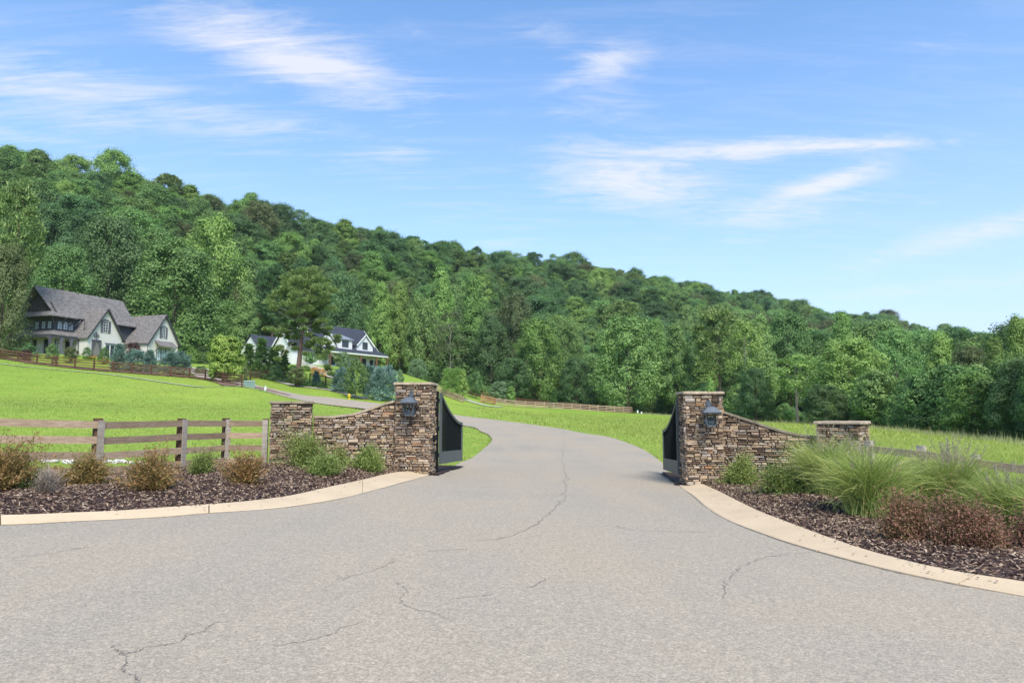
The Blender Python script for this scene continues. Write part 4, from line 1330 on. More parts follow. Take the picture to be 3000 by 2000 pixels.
for i_ in range(4):
    cm('oak%d' % i_, 0.34, seed=20 + i_, base=0.12, shape='round', lob=0.27, lobes=38, cl=15, lv=44, rc=0.085, flat=0.9, L=0.175, W=0.105)
for i_ in range(2):
    cm('broad%d' % i_, 0.40, seed=40 + i_, base=0.05, shape='dome', lobes=46, lob=0.24, cl=16, lv=44, L=0.175, W=0.11, R=7.0, rc=0.075, flat=0.8)
for i_ in range(3):
    cm('tulip%d' % i_, 0.28, seed=60 + i_, base=0.16, shape='tulip', R=4.4, lobes=36, lob=0.31, rc=0.10, lv=40, L=0.17, W=0.10)
for i_ in range(2):
    cm('thin%d' % i_, 0.22, 'palebark', seed=80 + i_, base=0.35, shape='round', R=4.4, lobes=22, cl=12, lv=18, lob=0.34, gap=0.15, L=0.2, W=0.12)
for i_ in range(2):
    cm('pine%d' % i_, 0.28, 'pinebark', seed=90 + i_, base=0.42, shape='round', R=4.4, lobes=24, cl=13, lv=34, lob=0.30, spiky=0.4, L=0.32, W=0.085, rc=0.085, flat=0.5)
# garden sized plants, nominal 3 m high
cm('smalltree0', 0.07, seed=101, H=4.0, R=1.5, base=0.22, shape='round', lobes=22, cl=12, lv=20, L=0.10, W=0.05, rc=0.11)
cm('smalltree1', 0.06, 'palebark', seed=102, H=4.0, R=1.3, base=0.2, shape='tulip', lobes=22, cl=12, lv=20, L=0.10, W=0.055)
cm('layered', 0.08, seed=103, H=4.0, R=1.7, base=0.16, shape='dome', lobes=30, cl=14, lv=34, L=0.10, W=0.05, rc=0.10, flat=0.4)
cm('vase', 0.08, seed=104, H=4.0, R=1.9, base=0.14, shape='dome', lobes=24, cl=13, lv=22, L=0.15, W=0.035, spiky=1.3, rc=0.11)
cm('bush0', None, seed=105, H=2.0, R=1.2, base=0.0, shape='dome', lobes=20, cl=12, lv=22, L=0.065, W=0.038, rc=0.11)
cm('bush1', None, seed=106, H=2.0, R=1.2, base=0.0, shape='dome', lobes=16, cl=11, lv=20, L=0.07, W=0.04, rc=0.13)
cm('cypress', None, seed=107, H=5.0, R=1.2, base=0.0, shape='cone', lobes=30, cl=14, lv=22, L=0.11, W=0.035, spiky=0.6, lob=0.30)
cm('spruce0', 0.09, seed=108, H=4.0, R=1.9, base=0.03, shape='cone', lobes=34, cl=13, lv=24, L=0.19, W=0.03, spiky=1.5, lob=0.28, rc=0.09, flat=0.5)
cm('spruce1', 0.09, seed=109, H=4.0, R=2.1, base=0.02, shape='dome', lobes=34, cl=13, lv=24, L=0.19, W=0.03, spiky=1.5, lob=0.27, rc=0.09, flat=0.5)
cm('willow', 0.10, seed=110, H=5.0, R=2.2, base=0.12, shape='dome', lobes=26, cl=14, lv=26, L=0.24, W=0.03, spiky=0.3, droop=1.6, rc=0.09)
cm('tuftbush', None, seed=111, H=1.6, R=1.2, base=0.0, shape='dome', lobes=14, cl=12, lv=24, L=0.16, W=0.02, spiky=1.6, rc=0.09)


def tree(name, key, label, cat, px, d, top, hw, tint, group=None, rot=None, base_y=None, trunk=True, sink=0.0):
    """plant with its crown top seen at height `top` and half width `hw` in the photograph's pixels"""
    me, H0, R0 = MESH[key]
    p = at(px, d)
    H = 1.6 + (1205 - top) * d / 2010.0 - p[2]
    R = hw * d / 2010.0
    sz, sr = H / H0, R / R0
    t = thing(name, label, cat, (p[0], p[1], p[2] - sink), random.uniform(0, 6.28) if rot is None else rot, group, (sr, sr, sz))
    c = bpy.data.objects.new('crown' if cat in ('tree', 'pine') else 'foliage', me)
    COL.objects.link(c)
    c.parent = t
    if not me.materials:
        me.materials.append(GR['mid'])
    c.material_slots[0].link = 'OBJECT'
    c.material_slots[0].material = GR[tint]
    tm = MESH.get(key + "_trunk")
    if tm and trunk:
        b = bpy.data.objects.new('trunk', tm)
        COL.objects.link(b)
        b.parent = t
    return t


for k_, v_ in MESH.items():
    if isinstance(v_, tuple) and not v_[0].materials:
        v_[0].materials.append(GR['mid'])

g1 = 'trees along the edge of the wood'
WOOD = [
    # name, mesh, px, d, top, halfwidth, tint, label
    ('broadleaf_tree', 'oak0', 160, 140, 705, 95, 'mid', 'mid green tree rising just behind the left end of the stone-coloured house roof'),
    ('broadleaf_tree', 'oak2', 300, 155, 610, 110, 'dark', 'tall dark green tree filling the wood above the ridge of the stone-coloured house'),
    ('broadleaf_tree', 'broad0', 500, 146, 700, 150, 'mid', 'huge rounded tree directly behind the right gable of the stone-coloured house'),
    ('broadleaf_tree', 'oak1', 610, 178, 612, 100, 'light', 'light green domed tree crown towering behind the huge rounded tree'),
    ('broadleaf_tree', 'oak3', 425, 172, 655, 90, 'mid', 'mid green tree crown above the roof between the two white gables'),
    ('broadleaf_tree', 'tulip0', 712, 150, 820, 48, 'mid', 'slender green tree right of the huge rounded tree, above the arborvitae row'),
    ('conifer_tree', 'pine0', 790, 172, 770, 60, 'dark', 'dark conifer in shade just left behind the big lone pine'),
    ('broadleaf_tree', 'oak0', 985, 190, 790, 75, 'dark', 'dark green tree directly behind the farmhouse roof ridge'),
    ('broadleaf_tree', 'tulip1', 1112, 186, 818, 46, 'light', 'pointed light green tree just right of the farmhouse porch end'),
    ('broadleaf_tree', 'tulip2', 1168, 188, 812, 44, 'light', 'second pointed light green tree right of the farmhouse'),
    ('broadleaf_tree', 'oak2', 1232, 186, 862, 62, 'mid', 'rounded mid green tree between two pointed light green trees'),
    ('broadleaf_tree', 'tulip0', 1292, 198, 778, 50, 'light', 'tall light green tree behind the willow and above the left gatepost'),
    ('broadleaf_tree', 'tulip1', 1385, 196, 795, 52, 'light', 'bright topped pointed tree in the middle of the wood edge'),
    ('bare_trunk_tree', 'thin0', 1318, 172, 905, 60, 'olive', 'thin grey-green tree showing its forked pale trunk above the left gate leaf'),
    ('broadleaf_tree', 'oak3', 1438, 184, 935, 60, 'dark', 'dark tree behind the wooden farm gate'),
    ('broadleaf_tree', 'oak1', 1510, 190, 845, 65, 'olive', 'olive grey domed tree high in the centre of the wood'),
    ('broadleaf_tree', 'broad1', 1582, 172, 925, 88, 'light', 'broad yellow-green tree behind the middle of the far tan fence'),
    ('broadleaf_tree', 'oak0', 1508, 168, 1045, 62, 'dark', 'low dark leafy tree hanging over the far fence beside the farm gate'),
    ('broadleaf_tree', 'oak2', 1662, 182, 925, 55, 'mid', 'narrow mid green tree right of the broad yellow-green one'),
    ('broadleaf_tree', 'broad0', 1690, 168, 1045, 62, 'dark', 'low dark spreading tree over the right half of the far fence'),
    ('broadleaf_tree', 'broad1', 1840, 160, 915, 112, 'mid', 'massive dark green spreading tree at the right end of the far fence'),
    ('broadleaf_tree', 'tulip2', 1925, 178, 925, 46, 'light', 'pale pointed tree peeping over the right shoulder of the massive tree'),
    ('broadleaf_tree', 'tulip0', 1985, 158, 945, 55, 'mid', 'upright green tree between the massive tree and the right gatepost'),
    ('pine_tree', 'pine1', 2110, 150, 893, 76, 'pine', 'tall pine with bare trunk right above the right gatepost'),
    ('broadleaf_tree', 'thin1', 2190, 140, 930, 60, 'light', 'leaning thin tree with bare pale branches right of the tall pine'),
    ('broadleaf_tree', 'tulip1', 2235, 158, 915, 55, 'mid', 'pointed green tree behind the leaning thin tree'),
    ('broadleaf_tree', 'oak3', 2315, 165, 905, 78, 'mid', 'large domed mid green tree behind the right wing wall'),
    ('broadleaf_tree', 'broad0', 2215, 128, 1075, 62, 'dark', 'low dark tree whose branches hang over the right wing wall'),
    ('broadleaf_tree', 'thin1', 2335, 124, 1035, 90, 'light', 'mid green tree standing in front of the patch of red clay'),
    ('broadleaf_tree', 'broad1', 2490, 112, 985, 125, 'light', 'broad tree directly behind the short right stone pillar'),
    ('broadleaf_tree', 'tulip2', 2480, 160, 905, 50, 'light', 'bright pointed treetops over the broad tree by the short right pillar'),
    ('broadleaf_tree', 'oak0', 2630, 118, 955, 75, 'mid', 'upright tree with a dense crown above the right foreground fence'),
    ('broadleaf_tree', 'broad0', 2420, 104, 1125, 70, 'dark', 'low shadowy tree at the field edge left behind the short right pillar'),
    ('broadleaf_tree', 'oak2', 2570, 96, 1125, 72, 'light', 'low leafy tree at the field edge right behind the short right pillar'),
    ('broadleaf_tree', 'tulip0', 2765, 100, 968, 55, 'light', 'pointed bright tree standing out against the sky at the right'),
    ('broadleaf_tree', 'broad1', 2715, 84, 1100, 85, 'dark', 'spreading dark tree over the field edge right of the pillar'),
    ('broadleaf_tree', 'oak3', 2850, 92, 1010, 70, 'olive', 'greyish tree with dead pale twigs near the right side'),
    ('broadleaf_tree', 'broad0', 2855, 72, 1090, 100, 'light', 'big low leafy tree at the field edge near the right side'),
    ('broadleaf_tree', 'tulip1', 2925, 84, 985, 50, 'light', 'loose light green tree rising near the right edge against the sky'),
    ('broadleaf_tree', 'broad1', 2995, 64, 1045, 95, 'dark', 'dark spreading tree cut off by the right edge of the picture'),
    ('broadleaf_tree', 'tulip2', 3000, 72, 915, 52, 'light', 'tallest sparse tree top against the sky at the right edge'),
]
for nm, key, px, d, top, hw, tint, lab in WOOD:
    tree(nm, key, lab, 'tree', px, d, top, hw, tint, g1)
for px, d, top, hw, key, tint in [(3110, 60, 960, 110, 'broad0', 'mid'), (3260, 55, 900, 120, 'broad1', 'dark'), (-190, 96, 560, 120, 'oak1', 'mid')]:
    tree('broadleaf_tree', key, 'tree continuing the wood beyond the side of the view', 'tree', px, d, top, hw, tint, 'trees beyond the view')
# left edge
tree('pine_tree', 'pine0', 'tall pine at the left edge reaching above the stone-coloured house', 'tree', 15, 95, 505, 72, 'pine')
tree('broadleaf_tree', 'broad0', 'silvery dark leafy tree at the left edge in front of the house end', 'tree', -15, 91.5, 705, 78, 'olive')
# garden trees and shrubs
GARD = [
    ('round_tree', 'layered', 652, 86, 983, 52, 'bright', 'round bright yellow-green tree by the bend of the brown fence', 'tree'),
    ('arborvitae', 'cypress', 722, 106, 1000, 30, 'arbor', 'leftmost tall arborvitae, just right of the round bright tree', 'conifer'),
    ('arborvitae', 'cypress', 760, 106, 982, 32, 'arbor', 'tallest arborvitae of the row left of the lone pine', 'conifer'),
    ('arborvitae', 'cypress', 795, 107, 1008, 30, 'arbor', 'dark arborvitae beside the white farmhouse gable', 'conifer'),
    ('arborvitae', 'cypress', 826, 108, 1028, 26, 'arbor', 'shortest arborvitae, nearest to the pine trunk', 'conifer'),
    ('shrub', 'bush0', 805, 103, 1072, 24, 'dark', 'dark rounded shrub in front of the shortest arborvitae', 'shrub'),
    ('shrub', 'tuftbush', 745, 104, 1090, 20, 'willow', 'grassy mound left below the arborvitae row', 'shrub'),
    ('shrub', 'tuftbush', 782, 103, 1096, 20, 'willow', 'grassy mound with pale tips below the tallest arborvitae', 'shrub'),
    ('shrub', 'tuftbush', 843, 103, 1108, 19, 'willow', 'grassy mound left of the lone pine foot', 'shrub'),
    ('shrub', 'bush0', 885, 102, 1115, 15, 'arbor', 'low clipped green shrub just right of the pine foot', 'shrub'),
    ('shrub', 'bush1', 905, 102, 1117, 13, 'arbor', 'low clipped green shrub left of the small blue spruce', 'shrub'),
    ('shrub', 'bush0', 940, 100, 1118, 15, 'dark', 'low dark shrub beside the short brown fence', 'shrub'),
    ('small_tree', 'smalltree0', 868, 98.5, 1075, 26, 'olive', 'small dull green tree with a pale stem at the foot of the lone pine', 'tree'),
    ('blue_spruce', 'spruce0', 924, 103, 1085, 17, 'blue', 'small blue spruce right of the lone pine', 'conifer'),
    ('blue_spruce', 'spruce1', 1005, 99, 1078, 40, 'blue', 'blue spruce left of the small green tree below the farmhouse', 'conifer'),
    ('small_tree', 'smalltree0', 1041, 94.5, 1055, 33, 'mid', 'small green tree with a thin stem standing among the blue spruces', 'tree'),
    ('blue_spruce', 'spruce0', 1080, 102, 1068, 42, 'blue', 'blue spruce partly hidden behind the small green tree', 'conifer'),
    ('blue_spruce', 'spruce1', 1121, 97, 1073, 46, 'blue', 'largest blue spruce just left of the left gatepost', 'conifer'),
    ('small_tree', 'smalltree1', 1172, 128, 1082, 12, 'willow', 'tiny pale young tree right of the largest blue spruce', 'tree'),
    ('willow_tree', 'willow', 1221, 150, 1053, 27, 'willow', 'small grey-green weeping willow above the left gatepost', 'tree'),
    ('vase_tree', 'vase', 1325, 140, 1080, 36, 'light', 'spreading bright green tree with spiky shoots right of the left gatepost', 'tree'),
    ('small_tree', 'smalltree1', 1355, 139.5, 1080, 17, 'light', 'narrow pointed young tree touching the spreading one', 'tree'),
    ('small_tree', 'smalltree0', 1394, 146, 1088, 21, 'arbor', 'oval dark green young tree in front of the wood, left of the farm gate', 'tree'),
    ('crape_myrtle', 'layered', 1463, 152, 1118, 27, 'willow', 'pale flowering shrub tree just behind the farm gate', 'tree'),
    ('small_tree', 'smalltree1', 1497, 152, 1130, 16, 'light', 'small light green bushy tree right of the farm gate', 'tree'),
    ('arborvitae', 'cypress', 1622, 155, 1136, 14, 'arbor', 'lone conical evergreen behind the far tan fence', 'conifer'),
    ('small_tree', 'smalltree1', 2083, 100, 1105, 20, 'light', 'small light green sapling rising behind the right gatepost', 'tree'),
    # at the stone-coloured house
    ('round_shrub', 'bush0', 141, 94, 1008, 17, 'arbor', 'round clipped shrub in front of the dark porch of the left house', 'shrub'),
    ('shrub', 'smalltree0', 197, 93, 1015, 20, 'olive', 'loose yellow-green shrub in front of the porch posts', 'shrub'),
    ('round_shrub', 'bush1', 245, 97, 1016, 14, 'arbor', 'clipped shrub left of the arched entrance', 'shrub'),
    ('round_shrub', 'bush0', 294, 96, 1018, 15, 'arbor', 'clipped shrub right of the arched entrance', 'shrub'),
    ('shrub', 'bush1', 55, 93, 1002, 36, 'dark', 'dark shrub below the silvery tree at the left edge', 'shrub'),
    ('red_maple', 'smalltree0', 380, 107, 1002, 22, 'red', 'small dark red maple between the two white gables', 'tree'),
    ('blue_spruce', 'spruce0', 340, 92.5, 1004, 30, 'blue', 'leftmost and tallest blue spruce behind the brown fence', 'conifer'),
    ('blue_spruce', 'spruce1', 393, 92.5, 1024, 33, 'blue', 'second blue spruce from the left behind the brown fence', 'conifer'),
    ('blue_spruce', 'spruce0', 431, 92.5, 1022, 27, 'blue', 'third blue spruce from the left, in front of the house corner', 'conifer'),
    ('blue_spruce', 'spruce1', 505, 92.5, 1030, 46, 'blue', 'wide blue spruce right of the garage gable, behind the brown fence', 'conifer'),
    ('shrub', 'bush0', 583, 98, 1072, 20, 'dark', 'dark shrub in shade between the blue spruce and the bright tree', 'shrub'),
    ('shrub', 'bush1', 704, 91, 1062, 18, 'olive', 'dull green shrub right below the round bright tree', 'shrub'),
    ('red_bush', 'bush1', 151, 90.2, 1040, 9, 'red', 'small dark red bush against the brown fence', 'shrub'),
    ('red_bush', 'bush0', 65, 90.5, 1025, 16, 'red', 'reddish bush at the left end of the brown fence', 'shrub'),
    ('shrub', 'smalltree0', 905, 140, 1030, 20, 'mid', 'green shrub tree against the left wing of the farmhouse', 'shrub'),
    ('shrub', 'smalltree0', 1000, 132, 1030, 22, 'willow', 'pale green shrub tree in front of the farmhouse porch', 'shrub'),
    ('shrub', 'bush0', 858, 118, 1070, 20, 'arbor', 'green shrub left of the pine in front of the farmhouse', 'shrub'),
    ('shrub', 'bush1', 893, 126, 1070, 20, 'light', 'light green shrub at the foot of the farmhouse', 'shrub'),
    ('shrub', 'bush1', 1150, 150, 1082, 14, 'dark', 'dark shrub beyond the right end of the farmhouse porch', 'shrub'),
]
for nm, key, px, d, top, hw, tint, lab, cat in GARD:
    tree(nm, key, lab, cat, px, d, top, hw, tint, sink=0.05)
for px, d, top, hw, lab in [(262, 97.5, 1041, 13, 'orange flower clump beside the arched entrance'), (297, 96, 1046, 11, 'deep orange flower clump below the clipped shrub right of the entrance'),
                            (920, 122, 1075, 13, 'orange flower clump right of the pine trunk'), (940, 121, 1080, 14, 'greenish orange flower clump by the farmhouse walk')]:
    tree('flower_clump', 'bush1', lab, 'flowers', px, d, top, hw, 'orange', 'orange flower clumps')

# ------------------------------------------------------------------ the big lone pine
pb = at(868, 100)
lp_ = thing('pine_tree', 'big lone pine with bare twisting lower branches in front of the white farmhouse', 'tree', tuple(pb))
mb = MB()
Hs = 17.3
tp = [(0, 0, -.3), (.15, 0, 3), (.35, .1, 6), (.55, .1, 9), (.7, .2, 11.5), (.9, .1, 14), (.8, 0, 16)]
mb.tube(tp, [.42, .36, .32, .27, .21, .13, .05], 10)
mb.build('trunk', M['pinebark'], lp_, True)
g = np.random.default_rng(3)
lb = MB()
need = []
ends = []
rr_ = random.Random(8)
# upper dome: limbs to clumps
for i in range(95):
    a = i * 2.4
    f = (i + .5) / 95
    zt = 10.3 + f * 6.6
    R_ = 4.9 * math.sqrt(max(0.03, 1 - ((zt - 11.6) / 5.5) ** 2)) if zt > 11.6 else 4.9 * (0.7 + 0.3 * (zt - 10.3) / 1.3)
    R_ *= rr_.uniform(.35, 1.0)
    e = Vector((.7 + math.cos(a) * R_, math.sin(a) * R_, zt))
    s = Vector((.65, .1, min(15.0, zt - 1.5 - rr_.random())))
    lb.tube([s, s.lerp(e, .5) + Vector((0, 0, -.2)), e], [.09, .05, .015], 5)
    ends.append((e, rr_.uniform(.75, 1.15)))
# lower tiers, mostly bare, twisting down and to the right
for a, l, z0_, dz, nb in [(-2.9, 4.6, 7.7, .3, 4), (2.6, 4.3, 8.2, .2, 4), (-3.4, 3.2, 7.0, .4, 3), (-.3, 4.0, 8.6, -.4, 5), (.2, 4.6, 8.0, -1.4, 5), (-.5, 4.4, 7.2, -2.6, 5), (.5, 3.6, 9.3, -.3, 4),
                          (0.0, 4.8, 6.6, -3.0, 5), (-.2, 4.2, 5.8, -3.6, 4), (-2.6, 2.8, 5.6, -2.0, 3), (3.0, 2.4, 6.3, -1.4, 3), (-1.2, 3.2, 8.8, -.8, 3), (1.3, 3, 8.4, -1, 3), (-.4, 5.0, 5.0, -3.4, 4)]:
    d = Vector((math.cos(a), math.sin(a), 0))
    s = Vector((.4, .1, z0_))
    pts = [s]
    for k_ in range(1, 7):
        f = k_ / 6
        pts.append(s + d * l * 1.12 * f + Vector((rr_.uniform(-.18, .18), rr_.uniform(-.25, .25), .5 * math.sin(f * 3.1) + dz * f * f + rr_.uniform(-.15, .15))))
    lb.tube(pts, [.11 * (1 - .75 * k_ / 6) + .012 for k_ in range(7)], 5)
    for k_ in range(nb):
        f = rr_.uniform(.35, 1)
        q = pts[int(f * 6)]
        e = q + Vector((rr_.uniform(-.9, .9), rr_.uniform(-.9, .9), rr_.uniform(-.5, .7)))
        lb.tube([q, q.lerp(e, .5) + Vector((0, 0, rr_.uniform(-.2, .2))), e], [.035, .022, .01], 4)
        ends.append((e, rr_.uniform(.5, .95)))
    ends.append((pts[-1], .6))
lb.build('branches', M['twig'], lp_)
cs, sz = np.array([tuple(e[0]) for e in ends]), np.array([e[1] for e in ends])
k_ = 420
cc = np.repeat(cs, k_, 0)
ss = np.repeat(sz, k_)[:, None]
off = unit(g.normal(size=cc.shape)) * (g.random((len(cc), 1)) ** 0.5) * ss
off[:, 2] *= .5
off[:, 2] += 0.12
V = leafquads(cc + off, unit(off) + g.normal(size=cc.shape) * .4 + np.array([0, 0, .3]), g.normal(size=cc.shape), 0.21, 0.040)
link('crown', npmesh('pine_crown', V, np.arange(len(V)).reshape(-1, 4)), GR['pine'], lp_)

# ------------------------------------------------------------------ near planting: shrubs, junipers, tall grasses
def stems(g, n, R, H, lean, curl, segs=6, jr=0.12, up=0.0):
    """curved stems from a small foot; returns (n, segs+1, 3)"""
    az = g.random(n) * 2 * PI
    l0 = np.abs(g.normal(0, lean, n))
    cu = curl * g.uniform(0.5, 1.5, n)
    Ln = H * g.uniform(0.55, 1.05, n)
    t_ = np.linspace(0, 1, segs + 1)
    ph = l0[:, None] + cu[:, None] * t_ ** 1.6
    dz, dr = np.cos(ph), np.sin(ph)
    st = Ln[:, None] / segs
    z = np.concatenate([np.zeros((n, 1)), np.cumsum(dz[:, 1:] * st, 1)], 1)
    r_ = np.concatenate([np.zeros((n, 1)), np.cumsum(dr[:, 1:] * st, 1)], 1)
    b = g.normal(size=(n, 2)) * jr * R
    P3 = np.stack([b[:, :1] + np.cos(az)[:, None] * r_, b[:, 1:] + np.sin(az)[:, None] * r_, z], -1)
    return P3


def ribbons(P3, w0, g, taper=1.0):
    n, m_, _ = P3.shape
    tn = np.gradient(P3, axis=1)
    s = unit(np.cross(tn, g.normal(size=(n, 1, 3)) * np.ones((1, m_, 1))))
    wv = (w0 * np.clip(1 - np.linspace(0, 1, m_) ** 2 * taper, 0.08, 1))[None, :, None]
    a, b = P3 - s * wv, P3 + s * wv
    V = np.stack([a, b], 2).reshape(-1, 3)
    base = (np.arange(n) * m_ * 2)[:, None]
    k = np.arange(m_ - 1)[None] * 2
    f = np.stack([base + k, base + k + 1, base + k + 3, base + k + 2], -1).reshape(-1, 4)
    return V, f


def brush(name, label, cat, loc, R, H, n, lv, L, W, leaf, twig, lean=0.55, curl=0.35, seed=1, group=None, start=0.15, spread=0.05, axial=1.0):
    g = np.random.default_rng(seed)
    t = thing(name, label, cat, tuple(loc), 0, group)
    P3 = stems(g, n, R, H, lean, curl)
    # squeeze to the wanted radius
    ext = np.percentile(np.linalg.norm(P3[:, -1, :2], axis=1), 92)
    P3[..., :2] *= R / max(ext, 1e-3)
    az_ = np.arctan2(P3[:, -1, 1], P3[:, -1, 0])
    ln_ = (1 + 0.22 * np.sin(2 * az_ + seed) + 0.18 * np.sin(3 * az_ + 2.1 * seed)) * g.uniform(0.62, 1.12, n)
    P3 *= ln_[:, None, None]
    P3[..., 0] += P3[..., 2] * 0.25 * math.sin(seed * 2.3)
    V, f = ribbons(P3, 0.0035, g, 0.6)
    link('stems', npmesh('stems', V, f), twig, t)
    s = g.uniform(start, 1, (n, lv))
    k = s * (P3.shape[1] - 1)
    i = np.clip(k.astype(int), 0, P3.shape[1] - 2)
    fr = (k - i)[..., None]
    rows = np.arange(n)[:, None]
    q = P3[rows, i] * (1 - fr) + P3[rows, i + 1] * fr
    tn = unit(P3[rows, i + 1] - P3[rows, i])
    q = (q + g.normal(size=q.shape) * spread).reshape(-1, 3)
    ax = (tn * axial + g.normal(size=tn.shape) * 0.6).reshape(-1, 3)
    sz = g.uniform(0.6, 1.3, len(q))
    V = leafquads(q, ax, g.normal(size=q.shape) + np.array([0, 0, .6]), L * sz, W * sz)
    link('foliage', npmesh('foliage', V, np.arange(len(V)).reshape(-1, 4)), leaf, t)
    return t


def bedpt(px, d, bed):
    x = (px - 1500) / F / 1.005 * d
    return (x, d, bed(x, d) - 0.02)


TW_ = M['browntwig']
brush('bronze_shrub', 'large bronze-green feathery shrub at the left edge of the bed', 'shrub', bedpt(5, 11.1, bedL), .62, .92, 420, 34, .025, .009, GR['bronze'], TW_, .5, .3, 1, spread=.03)
brush('green_shrub', 'low fresh green shrub between the feathery shrub and white rocks', 'shrub', bedpt(92, 11.5, bedL), .42, .50, 200, 30, .016, .009, GR['juniper'], TW_, .6, .4, 2)
brush('dry_shrub', 'small dry grey-brown twiggy shrub in the left bed', 'shrub', bedpt(150, 10.9, bedL), .36, .42, 240, 16, .014, .004, GR['dead'], M['twig'], .6, .3, 3)
brush('bronze_shrub', 'spreading orange-brown feathery shrub under the left fence post', 'shrub', bedpt(262, 12.4, bedL), .62, .58, 360, 34, .025, .009, GR['bronze'], TW_, .8, .3, 4, spread=.03)
brush('bronze_shrub', 'tall bronze shrub with a stray upright twig, middle of the left bed', 'shrub', bedpt(465, 11.9, bedL), .52, .66, 400, 36, .025, .009, GR['bronze'], TW_, .55, .3, 5, spread=.03)
brush('juniper_shrub', 'small fresh green juniper between two bronze shrubs', 'shrub', bedpt(592, 14.4, bedL), .34, .52, 240, 40, .017, .007, GR['juniper'], TW_, .6, .1, 6, spread=.035)
brush('bronze_shrub', 'rightmost bronze-brown shrub of the left bed, below the fence end', 'shrub', bedpt(731, 13.1, bedL), .42, .58, 360, 34, .025, .009, GR['bronze'], TW_, .5, .35, 7, spread=.03)
brush('juniper_shrub', 'tall yellow-green juniper against the short mossy pillar', 'shrub', bedpt(903, 16.7, bedL), .58, .88, 380, 60, .022, .010, GR['juniper'], TW_, .6, .25, 8, spread=.06)
brush('juniper_shrub', 'low spreading juniper in front of the tall yellow-green one', 'shrub', bedpt(948, 15.3, bedL), .50, .45, 340, 60, .021, .009, GR['juniper'], TW_, .9, .2, 9, spread=.05)
brush('yellow_shrub', 'sparse wispy yellowish shrub against the left wing wall', 'shrub', bedpt(1008, 17.3, bedL), .40, .62, 130, 22, .018, .009, GR['juniper'], TW_, .5, .3, 10)
brush('juniper_shrub', 'green juniper at the foot of the left gatepost', 'shrub', bedpt(1080, 16.8, bedL), .52, .58, 380, 60, .022, .010, GR['juniper'], TW_, .75, .2, 11, spread=.06)
brush('juniper_shrub', 'dense green juniper at the foot of the right wing wall', 'shrub', bedpt(2158, 16.5, bedR), .54, .62, 420, 60, .022, .010, GR['juniper'], TW_, .65, .2, 12, spread=.06)
brush('juniper_shrub', 'wide low juniper in front of the left ornamental grass clump', 'shrub', bedpt(2300, 14.4, bedR), .72, .55, 460, 64, .021, .009, GR['juniper'], TW_, .9, .2, 13, spread=.06)
brush('rusty_shrub', 'rusty pink leafy shrub left of the other on the right bed', 'shrub', bedpt(2625, 9.6, bedR), .36, .64, 420, 60, .017, .009, GR['rust'], TW_, .62, .5, 14, spread=.06, axial=.4)
brush('rusty_shrub', 'wider rusty pink shrub in front of the ornamental grasses', 'shrub', bedpt(2815, 9.1, bedR), .46, .58, 520, 62, .017, .009, GR['rust'], TW_, .8, .45, 15, spread=.06, axial=.4)
brush('rusty_shrub', 'rusty pink shrub cut off by the right edge', 'shrub', bedpt(3035, 8.9, bedR), .38, .46, 340, 56, .017, .009, GR['rust'], TW_, .7, .4, 16, spread=.06, axial=.4)


def tallgrass(label, loc, H, R, n, seed, plumes=16, arch=1.12):
    g = np.random.default_rng(seed)
    t = thing('ornamental_grass', label, 'ornamental grass', tuple(loc))
    P3 = stems(g, n, R, H * 1.08, .28, arch, segs=8, jr=.17)
    V, f = ribbons(P3, 0.0050, g, 1.0)
    link('blades', npmesh('blades', V, f), GR['blade'], t)
    if plumes:
        Q = stems(g, plumes * 2, R, H * 1.08, .16, .22, segs=6, jr=.14)
        V, f = ribbons(Q, 0.0028, g, .4)
        k = Q[:, -2:, :]
        s = g.random((plumes * 2, 40, 1))
        q = (k[:, 0:1] * (1 - s) + k[:, 1:2] * s)
        q = (q + g.normal(size=q.shape) * .012).reshape(-1, 3)
        V2 = leafquads(q, g.normal(size=q.shape) * .4 + np.array([0, 0, 1]), g.normal(size=q.shape), .022, .0035)
        f2 = np.arange(len(V2)).reshape(-1, 4) + len(V)
        link('plumes', npmesh('plumes', np.concatenate([V, V2]), np.concatenate([f, f2])), GR['plume'], t)
    return t


tallgrass('leftmost clump of tall arching ornamental grass, in front of the short right pillar', bedpt(2415, 14.0, bedR), 1.35, .8, 2600, 21, 22)
tallgrass('large pale green ornamental grass clump right of the leftmost one, nearest the kerb', bedpt(2530, 11.8, bedR), 1.28, .8, 3200, 22, 16)
tallgrass('upright ornamental grass clump in the middle, tallest with dry seed heads', bedpt(2775, 12.4, bedR), 1.32, .7, 2400, 23, 34, 1.0)
tallgrass('ornamental grass clump between the large pale clump and the upright one', bedpt(2660, 12.6, bedR), 1.12, .75, 2200, 24, 14)
tallgrass('ornamental grass clump at the right edge behind the rusty shrubs', bedpt(2935, 10.7, bedR), .98, .7, 2200, 25, 14)
tallgrass('ornamental grass clump cut off by the right edge of the picture', bedpt(3070, 10.0, bedR), .95, .7, 1800, 26, 8)

